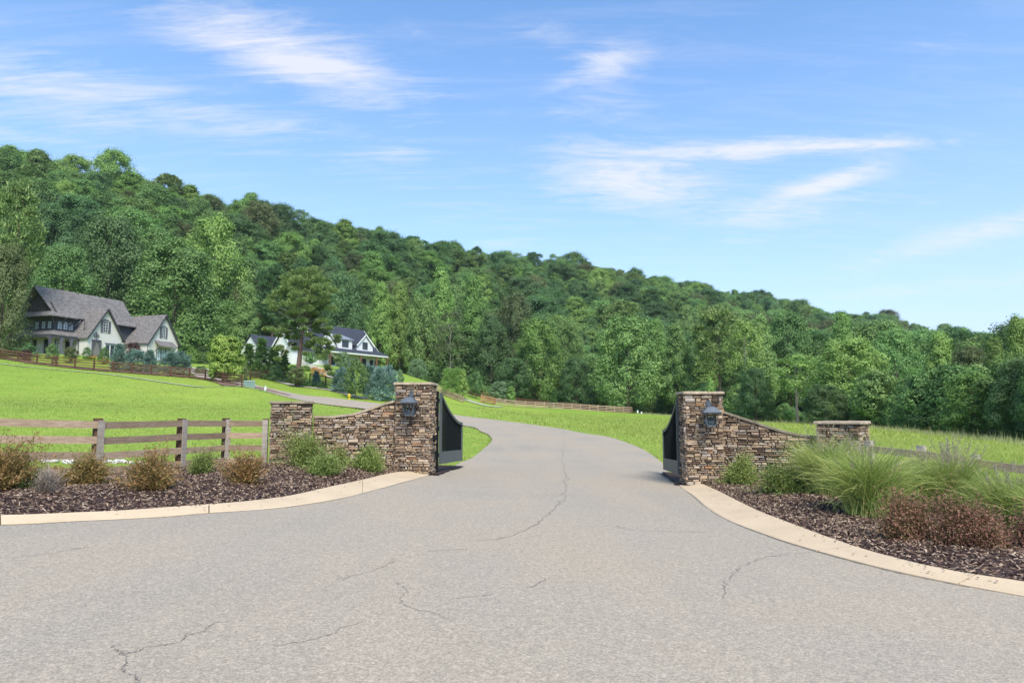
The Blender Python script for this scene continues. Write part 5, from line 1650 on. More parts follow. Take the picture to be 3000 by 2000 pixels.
# white rocks behind the left fence
rock_me = []
for q in range(4):
    r = np.random.default_rng(70 + q)
    bmv = []
    import bmesh
    bm = bmesh.new()
    bmesh.ops.create_icosphere(bm, subdivisions=2, radius=1.0)
    for v in bm.verts:
        k = 1 + 0.22 * math.sin(v.co.x * 3.1 + q) * math.cos(v.co.y * 2.7 + q * 2) + r.normal(0, 0.05)
        v.co = Vector((v.co.x * k, v.co.y * k * .8, v.co.z * k * .6))
    me = bpy.data.meshes.new('white_rock')
    bm.to_mesh(me)
    bm.free()
    me.materials.append(M['rock'])
    rock_me.append(me)
rp2 = [(30, 1362), (45, 1360), (80, 1362), (107, 1358), (168, 1360), (225, 1360), (236, 1356), (262, 1358), (275, 1355), (290, 1356), (305, 1358), (418, 1352), (430, 1350), (455, 1350), (470, 1349), (668, 1336), (95, 1366), (118, 1362), (68, 1372), (140, 1358), (157, 1355), (150, 1368), (193, 1362), (210, 1356), (247, 1361), (318, 1357), (335, 1354), (352, 1356), (372, 1351), (392, 1353), (405, 1350), (60, 1366), (180, 1366), (128, 1368), (362, 1360), (640, 1340), (652, 1336), (742, 1336), (755, 1332), (20, 1368), (765, 1338)]
for i, (a, b) in enumerate(rp2):
    p = at(a, (18.6 if a < 500 else 20.6) + random.uniform(-.5, .6))
    s = random.uniform(.08, .17)
    o = bpy.data.objects.new('white_rock', rock_me[i % 4])
    COL.objects.link(o)
    o.location = (p[0], p[1], p[2] + s * .25)
    o.scale = (s, s, s)
    o.rotation_euler = (random.uniform(-.3, .3), random.uniform(-.3, .3), random.uniform(0, 6))
    tag(o, 'pale white rock lying on the grass behind the left foreground fence', 'rock', 'white rocks behind the left fence')

# ------------------------------------------------------------------ houses
def gable_roof(mb, ax, a0, a1, c, hw, ze, zr, th=.18, flip=False):
    """two roof slabs; ridge runs along ax ('x' or 'y') from a0 to a1 at cross position c"""
    for s in (-1, 1):
        pts = [(a0, c + s * hw, ze), (a1, c + s * hw, ze), (a1, c, zr), (a0, c, zr)]
        if s > 0:
            pts = pts[::-1]
        if ax == 'y':
            pts = [(q, p, z) for p, q, z in pts][::-1]
        lowr = [(x, y, z - th) for x, y, z in pts]
        mb.hexa(lowr + pts)


def gable_wall(mb, ax, a0, a1, c, hw, zb, ze, zr):
    """pentagon-section body"""
    poly = [(c - hw, zb), (c + hw, zb), (c + hw, ze), (c, zr), (c - hw, ze)]
    if ax == 'x':
        mb.prism([(a0, y, z) for y, z in poly], (a1 - a0, 0, 0))
    else:
        mb.prism([(x, a0, z) for x, z in poly], (0, a1 - a0, 0))


def window(t, x0, x1, z0, z1, y, frame, glass, bars=1, face='front', hbars=1, trim=.07, arch=False):
    """window on a wall facing -y (front) or -x (left, then x means y position and y means x)"""
    f = MB()
    m = lambda a, b, c_, d_, e, g_: (f.box(a, b, c_, d_, e, g_) if face == 'front' else f.box(c_, d_, a, b, e, g_))
    o = 0.05
    m(x0 - trim, x0, y - o, y + .02, z0 - trim, z1 + trim)
    m(x1, x1 + trim, y - o, y + .02, z0 - trim, z1 + trim)
    m(x0, x1, y - o, y + .02, z1, z1 + trim)
    m(x0, x1, y - o - .03, y + .02, z0 - trim, z0)
    for i in range(1, bars + 1):
        xx = x0 + (x1 - x0) * i / (bars + 1)
        m(xx - .025, xx + .025, y - .035, y + .01, z0, z1)
    for i in range(1, hbars + 1):
        zz_ = z0 + (z1 - z0) * i / (hbars + 1)
        m(x0, x1, y - .032, y + .01, zz_ - .02, zz_ + .02)
    if arch:
        m(x0, x0 + (x1 - x0) * .2, y - .04, y + .01, z1 - .22, z1)
        m(x1 - (x1 - x0) * .2, x1, y - .04, y + .01, z1 - .22, z1)
    w_ = f.build('window', frame, t)
    p = MB()
    if face == 'front':
        p.box(x0, x1, y - .02, y + .005, z0, z1)
    else:
        p.box(y - .02, y + .005, x0, x1, z0, z1)
    p.build('pane', glass, w_)
    return w_


def ypost(t, x, y, h, mat):
    m_ = MB()
    m_.box(x - .12, x + .12, y - .12, y + .12, 0, h)
    m_.build('porch_post', mat, t)
    for s in (-1, 1):
        b = MB()
        b.tube([(x, y, h * .55), (x + s * .16, y, h * .78), (x + s * .36, y, h)], [.08, .085, .10], 4)
        b.build('post_brace', mat, t)


h1 = thing('stone_coloured_house', 'cream stucco house with steep grey shingle roofs and dark upper storey on the left', 'house', HO, HA)
m_ = MB(); m_.box(0, 13.9, .02, 6.4, -.6, 3.45); m_.build('wall', M['stucco'], h1)
m_ = MB(); m_.box(0, 13.9, 0, 6.4, 3.46, 6.2); m_.build('upper_wall', M['slate'], h1)
m_ = MB(); m_.prism([(-.02, -.2, 6.3), (-.02, 6.5, 6.3), (-.02, 3.0, 10.1)], (.3, 0, 0)); m_.prism([(13.6, -.2, 5.5), (13.6, 6.5, 5.5), (13.6, 3.0, 10.1)], (.3, 0, 0)); m_.build('gable_shingles', M['darkshake'], h1)
rf = MB()
rf.hexa([(-.35, .15, 6.37), (14.2, .15, 6.37), (14.2, 3, 10.17), (-1.3, 3, 10.17), (-.35, .15, 6.55), (14.2, .15, 6.55), (14.2, 3, 10.35), (-1.3, 3, 10.35)])
rf.hexa([(-1.3, 3.0, 10.17), (14.2, 3.0, 10.17), (14.2, 7.2, 5.6), (-.35, 7.2, 5.6), (-1.3, 3.0, 10.35), (14.2, 3.0, 10.35), (14.2, 7.2, 5.8), (-.35, 7.2, 5.8)])
rf.hexa([(-1.5, -1.15, 5.6), (2.9, -1.15, 5.6), (2.9, .15, 6.37), (-.35, .15, 6.37), (-1.5, -1.15, 5.75), (2.9, -1.15, 5.75), (2.9, .15, 6.55), (-.35, .15, 6.55)])
rf.hexa([(2.9, -.55, 5.75), (14.2, -.75, 5.6), (14.2, .15, 6.37), (2.9, .15, 6.37), (2.9, -.55, 5.9), (14.2, -.75, 5.75), (14.2, .15, 6.55), (2.9, .15, 6.55)])
rf.hexa([(-1.5, 7.8, 5.6), (-1.5, -1.15, 5.6), (-.35, .15, 6.37), (.0, 6.6, 6.37), (-1.5, 7.8, 5.75), (-1.5, -1.15, 5.75), (-.35, .15, 6.55), (.0, 6.6, 6.55)])
rf.build('roof', M['shingle'], h1)
pr = MB()
pr.hexa([(-2.1, -1.95, 2.75), (3.1, -1.95, 2.75), (3.1, .05, 3.4), (-.0, .05, 3.4), (-2.1, -1.95, 2.87), (3.1, -1.95, 2.87), (3.1, .05, 3.75), (-.0, .05, 3.75)])
pr.hexa([(-2.1, 7.0, 2.75), (-2.1, -1.95, 2.75), (0, .05, 3.4), (0, 6.4, 3.4), (-2.1, 7.0, 2.87), (-2.1, -1.95, 2.87), (0, .05, 3.75), (0, 6.4, 3.75)])
pr.build('porch_roof', M['shingle'], h1)
m_ = MB(); m_.box(-2.05, 3.0, -1.85, -1.65, 2.45, 2.75); m_.box(-2.05, -1.85, -1.65, 6.8, 2.45, 2.75); m_.build('porch_beam', M['timber'], h1)
m_ = MB(); m_.box(-2.1, 3.0, -1.9, .0, -.5, .02); m_.box(-2.1, 0, .0, 6.8, -.5, .02); m_.build('porch_floor', M['walk'], h1)
for x, y in ((-1.9, -1.75), (-.15, -1.75), (1.45, -1.75), (2.75, -1.75), (-1.95, 2.0), (-1.95, 4.5)):
    ypost(h1, x, y, 2.45, M['timber'])
for a, b in (((-.05, -.05, 4.5), (-1.2, -1.0, 5.6)), ((2.3, -.05, 4.5), (2.7, -1.0, 5.6)), ((2.95, -.05, 4.4), (3.6, -.8, 5.5)), ((1.1, -.05, 4.9), (1.1, -1.0, 5.65))):
    m_ = MB(); m_.beam(a, b, .12, .14); m_.build('eave_brace', M['timber'], h1)
for i, x in enumerate((.85, 1.75, 2.6)):
    window(h1, x - .35, x + .35, 3.95, 5.1, -.02, M['timber'], M['paleglass'], 1, hbars=2, arch=True)
for y in (.9, 2.1, 3.4):
    window(h1, y - .34, y + .34, 3.98, 5.0, -.02, M['timber'], M['paleglass'], 1, face='left', hbars=2)
window(h1, .35, 1.05, .1, 2.25, 0.0, M['darktrim'], M['paleglass'], 1, hbars=3)
window(h1, 2.0, 2.7, .3, 2.2, 0.0, M['darktrim'], M['glass'], 1, hbars=2)
window(h1, .8, 1.7, .1, 2.3, -.0, M['darktrim'], M['glass'], 1, face='left')
window(h1, 3.4, 4.2, .1, 2.3, -.0, M['darktrim'], M['glass'], 1, face='left')
# wing with the arched entrance
w1 = MB(); gable_wall(w1, 'y', -3.5, 2.5, 5.65, 3.0, -.6, 2.95, 7.4); w1.build('wing_wall', M['stucco'], h1)
r1 = MB(); gable_roof(r1, 'y', -3.85, 2.6, 5.65, 3.3, 2.72, 7.62, .16); r1.build('wing_roof', M['shingle'], h1)
b1 = MB()
for s in (-1, 1):
    b1.beam((5.65 + s * 3.3, -3.87, 2.58), (5.65, -3.87, 7.42), .05, .24, (0, 0, 1))
b1.build('bargeboard', M['darktrim'], h1)
window(h1, 5.2, 5.95, 3.85, 5.5, -3.5, M['whitetrim'], M['glass'], 1, hbars=3, trim=.05)
for x in (4.72, 6.02):
    m_ = MB(); m_.box(x, x + .42, -3.57, -3.51, 3.75, 5.6); m_.build('shutter', M['timber'], h1)
m_ = MB(); m_.box(5.1, 6.05, -3.6, -3.5, 5.62, 5.8); m_.build('lintel', M['timber'], h1)
c_ = [(4.05 + .42 * math.cos(a), -3.56, 3.15 + .42 * math.sin(a)) for a in np.linspace(0, 2 * PI, 15)]
m_ = MB(); m_.tube(c_, .03, 4, False); m_.beam((4.05, -3.56, 2.6), (4.05, -3.56, 3.7), .05, .05, (1, 0, 0)); m_.beam((3.5, -3.56, 3.15), (4.6, -3.56, 3.15), .05, .05)
for s in (-1, 1):
    m_.beam((4.05 - .25, -3.56, 3.15 - .25 * s), (4.05 + .25, -3.56, 3.15 + .25 * s), .035, .035)
m_.build('wall_ornament', M['darktrim'], h1)
# entrance
en = MB(); en.box(3.35, 3.5, -3.66, -3.5, 0, 2.35); en.box(4.75, 4.9, -3.66, -3.5, 0, 2.35); en.box(3.35, 4.9, -3.66, -3.5, 2.35, 2.55)
en.beam((3.5, -3.6, 1.3), (3.9, -3.6, 2.4), .1, .12, (1, 0, 0)); en.beam((4.75, -3.6, 1.3), (4.35, -3.6, 2.4), .1, .12, (1, 0, 0))
en.build('entrance_frame', M['timber'], h1)
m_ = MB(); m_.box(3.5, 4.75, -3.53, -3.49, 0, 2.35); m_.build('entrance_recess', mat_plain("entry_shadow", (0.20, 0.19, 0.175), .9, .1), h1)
for i in range(3):
    window(h1, 5.75 + i * .86, 6.45 + i * .86, .15, 1.95, -3.5, M['whitetrim'], M['glass'], 0, hbars=0, trim=.09)
m_ = MB(); m_.box(5.6, 8.4, -3.62, -3.5, 2.06, 2.22); m_.build('lintel', M['timber'], h1)
# garage wing
w2 = MB(); gable_wall(w2, 'y', -5.0, 3.2, 15.45, 3.05, -.6, 3.1, 7.65); w2.build('wing_wall', M['stucco'], h1)
r2 = MB(); gable_roof(r2, 'y', -5.35, 3.3, 15.45, 3.35, 2.85, 7.85, .16); r2.build('wing_roof', M['shingle'], h1)
b2 = MB()
for s in (-1, 1):
    b2.beam((15.45 + s * 3.35, -5.37, 2.71), (15.45, -5.37, 7.65), .05, .24, (0, 0, 1))
b2.build('bargeboard', M['darktrim'], h1)
window(h1, 15.0, 15.65, 3.95, 5.6, -5.0, M['whitetrim'], M['glass'], 1, hbars=3, trim=.05)
for x in (14.55, 15.72):
    m_ = MB(); m_.box(x, x + .38, -5.07, -5.01, 3.85, 5.7); m_.build('shutter', M['timber'], h1)
m_ = MB(); m_.box(14.9, 15.75, -5.1, -5.0, 5.72, 5.9); m_.build('lintel', M['timber'], h1)
m_ = MB(); m_.hexa([(13.6, -6.1, 2.35), (17.4, -6.1, 2.35), (17.4, -5.0, 3.25), (13.6, -5.0, 3.25), (13.6, -6.1, 2.45), (17.4, -6.1, 2.45), (17.4, -5.0, 3.38), (13.6, -5.0, 3.38)]); m_.build('awning_roof', M['shingle'], h1)
for x in (13.8, 17.2):
    m_ = MB(); m_.beam((x, -5.02, 1.7), (x, -6.0, 2.3), .1, .1); m_.build('eave_brace', M['timber'], h1)
for i in range(3):
    window(h1, 14.1 + i * .95, 14.9 + i * .95, .05, 2.1, -5.0, M['darktrim'], M['paleglass'], 1, hbars=2)
for x, y, z0_, z1_ in ((12.35, -4.9, 0, 2.8), (3.1, -2.1, 2.9, 5.5)):
    m_ = MB(); m_.tube([(x, y, z0_), (x, y, z1_)], .05, 6); m_.build('downpipe', M['darktrim'], h1)
m_ = MB(); m_.box(9.0, 10.1, -.03, .01, 4.0, 5.3); m_.box(10.9, 11.6, -.03, .01, 4.0, 5.3); m_.build('board_panel', M['darktrim'], h1)

h2 = thing('white_farmhouse', 'white board farmhouse with charcoal roofs, dormers and a long front porch behind the lone pine', 'house', WO, WA)
m_ = MB(); gable_wall(m_, 'x', -19, -.6, 7.5, 5.0, -.8, 4.4, 9.7); m_.build('wall', M['white'], h2)
m_ = MB()
m_.hexa([(-19.4, 2.4, 4.25), (-.3, 2.4, 4.25), (-.3, 7.5, 9.75), (-19.4, 7.5, 9.75), (-19.4, 2.4, 4.43), (-.3, 2.4, 4.43), (-.3, 7.5, 9.93), (-19.4, 7.5, 9.93)])
m_.hexa([(-19.4, 7.5, 9.75), (-.3, 7.5, 9.75), (-.3, 12.9, 4.0), (-19.4, 12.9, 4.0), (-19.4, 7.5, 9.93), (-.3, 7.5, 9.93), (-.3, 12.9, 4.18), (-19.4, 12.9, 4.18)])
m_.build('roof', M['navyroof'], h2)
m_ = MB(); m_.hexa([(-19.2, -.35, 3.42), (.25, -.35, 3.42), (.25, 2.4, 4.25), (-19.2, 2.4, 4.25), (-19.2, -.35, 3.54), (.25, -.35, 3.54), (.25, 2.4, 4.42), (-19.2, 2.4, 4.42)]); m_.build('porch_roof', M['navyroof'], h2)
m_ = MB(); m_.box(-19.1, .1, -.25, .0, 3.0, 3.41); m_.box(-.15, .1, 0, 2.5, 3.0, 3.41); m_.build('porch_beam', M['whitetrim'], h2)
m_ = MB(); m_.box(-19.1, .2, -.3, 2.5, -.8, .0); m_.build('porch_floor', M['walk'], h2)
for x in (-.1, -3.6, -8.7, -13.2, -17.8):
    m_ = MB(); m_.box(x - .17, x + .17, -.25, .09, 0, 3.0); m_.build('porch_post', M['browntimber'], h2)
m_ = MB(); m_.box(-6.0, -4.4, 2.4, 2.49, 0, 2.5); m_.build('door', M['darktrim'], h2)
for a, b in ((-3.1, -2.1), (-1.5, -.8), (-8.2, -7.2), (-11.5, -10), (-15, -14)):
    window(h2, a, b, .7, 2.3, 2.48, M['darktrim'], M['glass'], 0, hbars=0)
for s, y0_ in ((-19.42, 7.5), (-.28, 7.5)):
    m_ = MB()
    m_.beam((s, 2.35, 4.2), (s, 7.5, 9.76), .07, .3); m_.beam((s, 12.9, 3.95), (s, 7.5, 9.76), .07, .3)
    m_.build('rake_trim', M['whitetrim'], h2)
# dormers
def dormer(x0, x1, yf, zb, ze, zr, yb, win):
    c_, hw = (x0 + x1) / 2, (x1 - x0) / 2
    a = MB(); gable_wall(a, 'y', yf, yb, c_, hw, zb, ze, zr); a.build('dormer_wall', M['white'], h2)
    a = MB(); gable_roof(a, 'y', yf - .3, yb, c_, hw + .35, ze - .25, zr + .2, .12); a.build('dormer_roof', M['navyroof'], h2)
    a = MB()
    for s in (-1, 1):
        a.beam((c_ + s * (hw + .35), yf - .33, ze - .38), (c_, yf - .33, zr + .03), .05, .26)
    a.build('rake_trim', M['whitetrim'], h2)
    for q in win:
        window(h2, q[0], q[1], q[2], q[3], yf, M['darktrim'], M['glass'], 0, hbars=0)
dormer(-7.7, -2.6, 2.15, 4.1, 5.7, 8.0, 6.2, [(-5.9, -4.4, 4.75, 6.25)])
dormer(-18.8, -14.2, 2.15, 4.1, 5.3, 7.6, 6.0, [(-17.2, -15.8, 4.6, 5.9)])
a = MB(); a.hexa([(-13.4, 2.2, 4.1), (-9.2, 2.2, 4.1), (-9.2, 6, 4.1), (-13.4, 6, 4.1), (-13.4, 2.2, 6.4), (-9.2, 2.2, 6.4), (-9.2, 6, 7.7), (-13.4, 6, 7.7)]); a.build('dormer_wall', M['white'], h2)
a = MB(); a.hexa([(-13.7, 1.85, 6.38), (-8.9, 1.85, 6.38), (-8.9, 6.3, 7.9), (-13.7, 6.3, 7.9), (-13.7, 1.85, 6.5), (-8.9, 1.85, 6.5), (-8.9, 6.3, 8.05), (-13.7, 6.3, 8.05)]); a.build('dormer_roof', M['metalroof'], h2)
window(h2, -12.2, -10.4, 4.8, 6.1, 2.2, M['darktrim'], M['glass'], 0, hbars=0)
# left wing and garage
a = MB(); gable_wall(a, 'x', -26.4, -19.0, 4.7, 2.8, -1.2, 3.6, 7.1); a.build('wing_wall', M['white'], h2)
a = MB(); gable_roof(a, 'x', -26.8, -18.9, 4.7, 3.25, 3.3, 7.35, .16); a.build('wing_roof', M['navyroof'], h2)
a = MB(); a.beam((-26.83, 1.45, 3.2), (-26.83, 4.7, 7.2), .06, .28); a.beam((-26.83, 7.95, 3.2), (-26.83, 4.7, 7.2), .06, .28); a.build('rake_trim', M['whitetrim'], h2)
window(h2, -24.6, -23.8, .6, 2.3, 1.9, M['darktrim'], M['glass'], 0, hbars=0)
window(h2, -21.8, -20.8, .6, 2.3, 1.9, M['darktrim'], M['glass'], 0, hbars=0)
window(h2, 3.6, 4.6, .6, 2.3, -26.4, M['darktrim'], M['glass'], 0, face='left', hbars=0)
a = MB(); gable_wall(a, 'x', -29.3, -22.6, 11, 3, -1.2, 3.2, 6.1); a.build('wing_wall', M['white'], h2)
a = MB(); gable_roof(a, 'x', -29.6, -22.5, 11, 3.4, 2.95, 6.4, .16); a.build('wing_roof', M['navyroof'], h2)
a = MB(); a.tube([(-8.1, 2.0, 6.2), (-8.1, 2.0, 4.7), (-8.4, 1.8, 4.3)], .05, 6); a.build('downpipe', M['darktrim'], h2)

# porch bench, seen at the farmhouse porch end
# pale building behind the trees at the right gatepost
bp_ = at(2042, 196)
h3 = thing('white_shed', 'white building glimpsed between dark trunks above the right gatepost', 'building', tuple(bp_), .1)
a = MB(); gable_wall(a, 'x', -2.4, 2.4, 2, 2, -1, 4.6, 6.2); a.build('wall', M['white'], h3)
a = MB(); gable_roof(a, 'x', -2.7, 2.7, 2, 2.4, 4.3, 6.4, .15); a.build('roof', M['metalroof'], h3)
window(h3, -1, 1, 1.2, 3, 0, M['darktrim'], M['glass'], 1)

# ------------------------------------------------------------------ small roadside things
p = at(727, 80.5)
t = thing('utility_box', 'green metal utility cabinet at the corner of the brown fence', 'utility box', tuple(p), math.radians(25))
m_ = MB(); m_.box(-.62, .62, -.4, .4, -.1, .62); m_.build('cabinet', M['utilgreen'], t)
m_ = MB(); m_.hexa([(-.66, -.44, .62), (.66, -.44, .62), (.66, .44, .62), (-.66, .44, .62), (-.62, -.38, .72), (.62, -.38, .72), (.62, .42, .78), (-.62, .42, .78)]); m_.build('lid', M['utilgreen'], t)
m_ = MB(); m_.box(-.02, .02, -.42, -.4, .0, .6); m_.box(.2, .3, -.43, -.4, .3, .36); m_.build('door_latch', M['utilgreen'], t)
for px, d, h, w_, lab in [(775, 80, .62, .26, 'pale plastic utility pedestal beside the narrow driveway'), (700, 79, .34, .24, 'short pale utility stub in the lawn left of the green cabinet'),
                          (1868, 152, .8, .35, 'white marker post at the right end of the far fence'), (1879, 150, .55, .3, 'short white marker right of the other one near the far fence')]:
    p = at(px, d)
    t = thing('utility_pedestal', lab, 'utility post', tuple(p))
    m_ = MB(); m_.tube([(0, 0, -.1), (0, 0, h * .85)], w_ / 2, 10); m_.build('body', M['plasticwhite'], t, True)
    m_ = MB(); m_.tube([(0, 0, h * .85), (0, 0, h * .96), (0, 0, h)], [w_ * .58, w_ * .55, w_ * .2], 10); m_.build('cap', M['plasticwhite'], t, True)
p = at(1022, 93.5)
t = thing('fire_hydrant', 'yellow fire hydrant on the grass verge across the drive', 'fire hydrant', tuple(p))
m_ = MB(); m_.tube([(0, 0, -.1), (0, 0, .06), (0, 0, .07), (0, 0, .5), (0, 0, .52), (0, 0, .56)], [.2, .2, .14, .14, .19, .19], 12); m_.build('barrel', M['yellow'], t)
m_ = MB(); m_.tube([(0, 0, .56), (0, 0, .66), (0, 0, .73), (0, 0, .74), (0, 0, .8)], [.16, .13, .07, .04, .04], 12); m_.build('bonnet', M['yellow'], t)
for s in (-1, 1):
    m_ = MB(); m_.tube([(s * .1, 0, .42), (s * .26, 0, .42)], .07, 8); m_.build('nozzle', M['yellow'], t)
m_ = MB(); m_.tube([(0, -.1, .38), (0, -.27, .38)], .09, 8); m_.build('nozzle', M['yellow'], t)

# ------------------------------------------------------------------ fallen leaf litter on the kerbs
g = np.random.default_rng(77)
lv = []
for fr, bk, n in ((kLf, kLb, 60), (kRf, kRb, 80)):
    a, b = catmull(fr[:9], 10), catmull(bk[:9], 10)
    for _ in range(n):
        i = g.integers(3, len(a) - 3)
        s = g.random() ** 0.45
        p_ = a[i] * (1 - s) + b[i] * s
        lv.append((p_[0], p_[1], T1(*p_) + .05 + .06 * s))
lv = np.array(lv)
V = leafquads(lv + np.array([0, 0, .012]), g.normal(size=lv.shape) * [1, 1, .15], g.normal(size=lv.shape) * .25 + [0, 0, 1], g.uniform(.012, .035, len(lv)), g.uniform(.006, .014, len(lv)))
tag(link("leaf_litter", npmesh("leaf_litter", V, np.arange(len(V)).reshape(-1, 4)), M['chip']), kind='stuff')

# ------------------------------------------------------------------ grass blades on lawn and field
bedLp = np.concatenate([catmull(kLb, 4), catmull(rearL, 4)[::-1]])
bedRp = np.concatenate([catmull(kRb, 4), catmull(rearR, 4)[::-1]])
n = 150000
d = 11.5 * (135 / 11.5) ** (g.random(n) ** 0.9)
pxs = g.uniform(-350, 3350, n)
x = (pxs - 1500) / F * d
ok = ~in_poly(x, d, roadpoly) & ~in_poly(x, d, bedLp) & ~in_poly(x, d, bedRp)
ok &= (d > 17.5) | (x < -7.5) | (x > 8.3)
x, d = x[ok], d[ok]
right = x > (0.5 + (d - 20) * 0.01)
roadx = np.interp(d, [18, 25.3, 36.8, 51, 68, 86, 92], [4.4, 5.6, 6.8, 7.0, 5.0, -.6, -8])
right = (x > roadx)
dist = np.clip(x - roadx, 0, 30)
hgt = np.where(right, np.clip(0.10 + (dist - 1.2) * 0.07, 0.07, 0.24), 0.07) * g.uniform(.6, 1.25, len(x))
nb = 3
bx_ = np.repeat(x, nb) + g.normal(0, .05, len(x) * nb) * np.repeat(d, nb) / 25
by_ = np.repeat(d, nb) + g.normal(0, .05, len(x) * nb) * np.repeat(d, nb) / 25
ok = ~in_poly(bx_, by_, roadpoly)
bx_, by_ = bx_[ok], by_[ok]
hh = np.repeat(hgt, nb)[ok]
dd = np.repeat(d, nb)[ok]
bz = TG(bx_, by_)
wv = 0.006 * np.clip(dd / 16, 1, 5)
az = g.random(len(bx_)) * 2 * PI
tip = np.stack([bx_ + np.cos(az + 1) * hh * .95, by_ + np.sin(az + 1) * hh * .95, bz + hh], 1)
a = np.stack([bx_ - np.cos(az) * wv, by_ - np.sin(az) * wv, bz - .02], 1)
b = np.stack([bx_ + np.cos(az) * wv, by_ + np.sin(az) * wv, bz - .02], 1)
V = np.stack([a, b, tip], 1).reshape(-1, 3)
tag(link("grass", npmesh("grass", V, np.arange(len(V)).reshape(-1, 3)), GR['field']), kind='stuff')
# rough seeding weeds along the far edge of the field
q = []
for _ in range(4200):
    pxx = g.uniform(1860, 3150)
    dd_ = float(np.interp(pxx, [1860, 2050, 2200, 2350, 2500, 2700, 3000, 3400], [158, 142, 123, 118, 94, 76, 58, 48])) - abs(g.normal(0, 3))
    q.append(((pxx - 1500) / F * dd_, dd_))
q = np.array(q)
qz = TG(q[:, 0], q[:, 1])
hh = g.uniform(.2, .65, len(q)) * np.where(g.random(len(q)) < .12, 1.8, 1)
az = g.random(len(q)) * 2 * PI
wv = .02 + .012 * g.random(len(q))
tip = np.stack([q[:, 0] + g.normal(0, .15, len(q)), q[:, 1], qz + hh], 1)
a = np.stack([q[:, 0] - wv, q[:, 1], qz - .02], 1)
b = np.stack([q[:, 0] + wv, q[:, 1], qz - .02], 1)
V = np.stack([a, b, tip], 1).reshape(-1, 3)
tag(link("field_weeds", npmesh("field_weeds", V, np.arange(len(V)).reshape(-1, 3)), GR['weed']), kind='stuff')

# ------------------------------------------------------------------ the wood on the hill (one mass) and its undergrowth
def proto(key, tint, coll):
    me0 = MESH[key][0]
    tm = MESH.get(key + '_trunk')
    me = me0.copy()
    me.materials.clear()
    me.materials.append(GR[tint])
    o = bpy.data.objects.new('wood_tree_kind', me)
    if tm:
        bm = bmesh.new()
        bm.from_mesh(me0)
        for f in bm.faces:
            f.material_index = 0
        n0 = len(bm.faces)
        bm.from_mesh(tm)
        bm.faces.ensure_lookup_table()
        for f in bm.faces[n0:]:
            f.material_index = 1
        bm.to_mesh(me)
        bm.free()
        me.materials.clear()
        me.materials.append(GR[tint])
        me.materials.append(tm.materials[0])
    coll.objects.link(o)
    return o


def scatter(name, pts, rot, scl, idx_, coll, kind='stuff'):
    me = bpy.data.meshes.new(name)
    me.vertices.add(len(pts))
    me.vertices.foreach_set('co', np.asarray(pts, np.float32).ravel())
    for nm, arr, typ in (('rot', rot, 'FLOAT_VECTOR'), ('scl', scl, 'FLOAT_VECTOR')):
        at_ = me.attributes.new(nm, typ, 'POINT')
        at_.data.foreach_set('vector', np.asarray(arr, np.float32).ravel())
    at_ = me.attributes.new('idx', 'INT', 'POINT')
    at_.data.foreach_set('value', np.asarray(idx_, np.int32))
    o = link(name, me)
    ng = bpy.data.node_groups.new(name, 'GeometryNodeTree')
    ng.interface.new_socket('Geometry', in_out='INPUT', socket_type='NodeSocketGeometry')
    ng.interface.new_socket('Geometry', in_out='OUTPUT', socket_type='NodeSocketGeometry')
    N = ng.nodes
    gi, go = N.new('NodeGroupInput'), N.new('NodeGroupOutput')
    ci = N.new('GeometryNodeCollectionInfo')
    ci.inputs['Collection'].default_value = coll
    ci.inputs['Separate Children'].default_value = True
    ci.inputs['Reset Children'].default_value = True
    ip = N.new('GeometryNodeInstanceOnPoints')
    ip.inputs['Pick Instance'].default_value = True
    def na(nm, typ):
        q = N.new('GeometryNodeInputNamedAttribute')
        q.data_type = typ
        q.inputs['Name'].default_value = nm
        return q.outputs['Attribute']
    er = N.new('FunctionNodeEulerToRotation')
    ng.links.new(na('rot', 'FLOAT_VECTOR'), er.inputs[0])
    ng.links.new(er.outputs[0], ip.inputs['Rotation'])
    ng.links.new(na('scl', 'FLOAT_VECTOR'), ip.inputs['Scale'])
    ng.links.new(na('idx', 'INT'), ip.inputs['Instance Index'])
    ng.links.new(gi.outputs[0], ip.inputs['Points'])
    ng.links.new(ci.outputs[0], ip.inputs['Instance'])
    ng.links.new(ip.outputs[0], go.inputs[0])
    md = o.modifiers.new('scatter', 'NODES')
    md.node_group = ng
    tag(o, kind=kind)
    return o


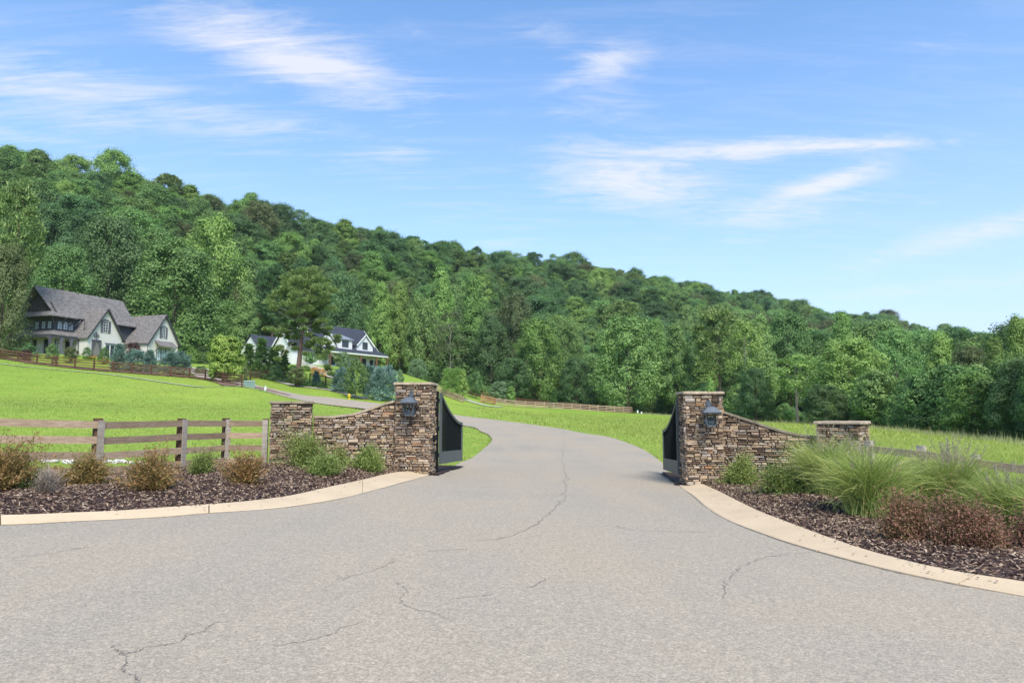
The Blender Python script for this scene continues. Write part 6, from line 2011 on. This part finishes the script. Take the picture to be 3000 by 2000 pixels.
wc = bpy.data.collections.new('wood kinds')
kinds = [('oak0', 'mid', 14), ('oak1', 'dark', 12), ('oak2', 'mid', 14), ('oak3', 'dark', 10), ('oak1', 'light', 7), ('tulip0', 'mid', 12), ('tulip1', 'light', 12), ('tulip2', 'dark', 8),
         ('pine0', 'pine', 5), ('pine1', 'dark', 5), ('oak2', 'olive', 7), ('thin0', 'mid', 4)]
for key, tint, _ in kinds:
    proto(key, tint, wc)
wgt = np.array([k[2] for k in kinds], float)
wgt /= wgt.sum()
g = np.random.default_rng(31)
pts = []
for lo, hi, sp in ((70, 260, 8.6), (260, 480, 9.2), (480, 1000, 10.5)):
    xs = np.arange(-1100, 1200, sp)
    ys = np.arange(lo, hi, sp)
    X, Y = np.meshgrid(xs, ys)
    X = X + g.uniform(-.42, .42, X.shape) * sp
    Y = Y + g.uniform(-.42, .42, Y.shape) * sp
    px_ = X / Y * F + 1500
    df, dr = np.interp(px_, hpx, hfoot), np.interp(px_, hpx, hridge)
    k = (px_ > -650) & (px_ < 3650) & (Y > df + 9) & (Y < dr + 35)
    # keep the houses and their gardens clear
    ux, uy = X - HO[0], Y - HO[1]
    s_, t_ = ux * math.cos(HA) + uy * math.sin(HA), ux * math.sin(HA) - uy * math.cos(HA)
    k &= ~((s_ > -8) & (s_ < 24) & (t_ > -13) & (t_ < 14))
    ux, uy = X - WO[0], Y - WO[1]
    s_, t_ = ux * math.cos(WA) + uy * math.sin(WA), ux * math.sin(WA) - uy * math.cos(WA)
    k &= ~((s_ > -38) & (s_ < 6) & (t_ > -19) & (t_ < 40))
    pts.append(np.stack([X[k], Y[k]], 1))
pts = np.concatenate(pts)
Zp = T(pts[:, 0], pts[:, 1])
n = len(pts)
sc = g.uniform(.68, 1.36, n)
# big emergent crowns now and then
sc *= np.where(g.random(n) < .06, 1.18, 1)
sh = g.uniform(.9, 1.55, n)
scl = np.stack([sc * sh, sc * sh * g.uniform(.9, 1.1, n), sc * g.uniform(.75, 1.08, n)], 1)
rot = np.stack([g.normal(0, .03, n), g.normal(0, .03, n), g.random(n) * 6.283], 1)
em = g.uniform(-300, 3300, 70)
ed = np.interp(em, hpx, hridge) + g.uniform(-6, 12, 70)
ex = (em - 1500) / F * ed
pts = np.concatenate([pts, np.stack([ex, ed], 1)])
Zp = np.concatenate([Zp, T(ex, ed)])
es = g.uniform(.8, 1.12, 70)
scl = np.concatenate([scl, np.stack([es * .95, es * .95, es * 1.05], 1)])
rot = np.concatenate([rot, np.stack([es * 0, es * 0, es * 20], 1)])
scatter('wood', np.c_[pts, Zp - .5], rot, scl, np.concatenate([g.choice(len(kinds), n, p=wgt), np.full(70, 11)]), wc)
print('wood trees', n)
uc = bpy.data.collections.new('undergrowth kinds')
for key, tint in (('bush0', 'dark'), ('bush1', 'mid'), ('bush0', 'light'), ('smalltree0', 'mid')):
    proto(key, tint, uc)
n = 900
pxx = g.uniform(-500, 3500, n)
dd_ = np.interp(pxx, [-500, 0, 620, 760, 1150, 1300, 1860, 2050, 2200, 2350, 2500, 2700, 3000, 3400], [128, 132, 140, 178, 195, 178, 172, 150, 131, 128, 101, 82, 64, 52]) + np.abs(g.normal(0, 5, n)) + 1.5
xx = (pxx - 1500) / F * dd_
ok = ~((xx > -48) & (xx < -18) & (dd_ > 130) & (dd_ < 176))
ok &= ~((pxx > 2225) & (pxx < 2420) & (g.random(n) < .75))
xx, dd_ = xx[ok], dd_[ok]
n = len(xx)
sc = g.uniform(.7, 2.0, n)[:, None] * np.ones((1, 3))
scatter('undergrowth', np.c_[xx, dd_, T(xx, dd_) - .1], np.stack([g.normal(0, .05, n), g.normal(0, .05, n), g.random(n) * 6.28], 1), sc, g.choice(4, n), uc)

# ------------------------------------------------------------------ light summer haze
hm, t = newmat("haze")
pv = t.n('ShaderNodeVolumePrincipled', {'Color': (0.80, 0.88, 1.0, 1), 'Density': 0.00010, 'Anisotropy': 0.25})
t.n('ShaderNodeOutputMaterial', {'Volume': pv.outputs[0]})
m_ = MB()
m_.box(-2700, 2700, -900, 2700, float(ZZ.min()) - 1.5, 190)
hz = m_.build("haze", hm)
tag(hz, kind='stuff')
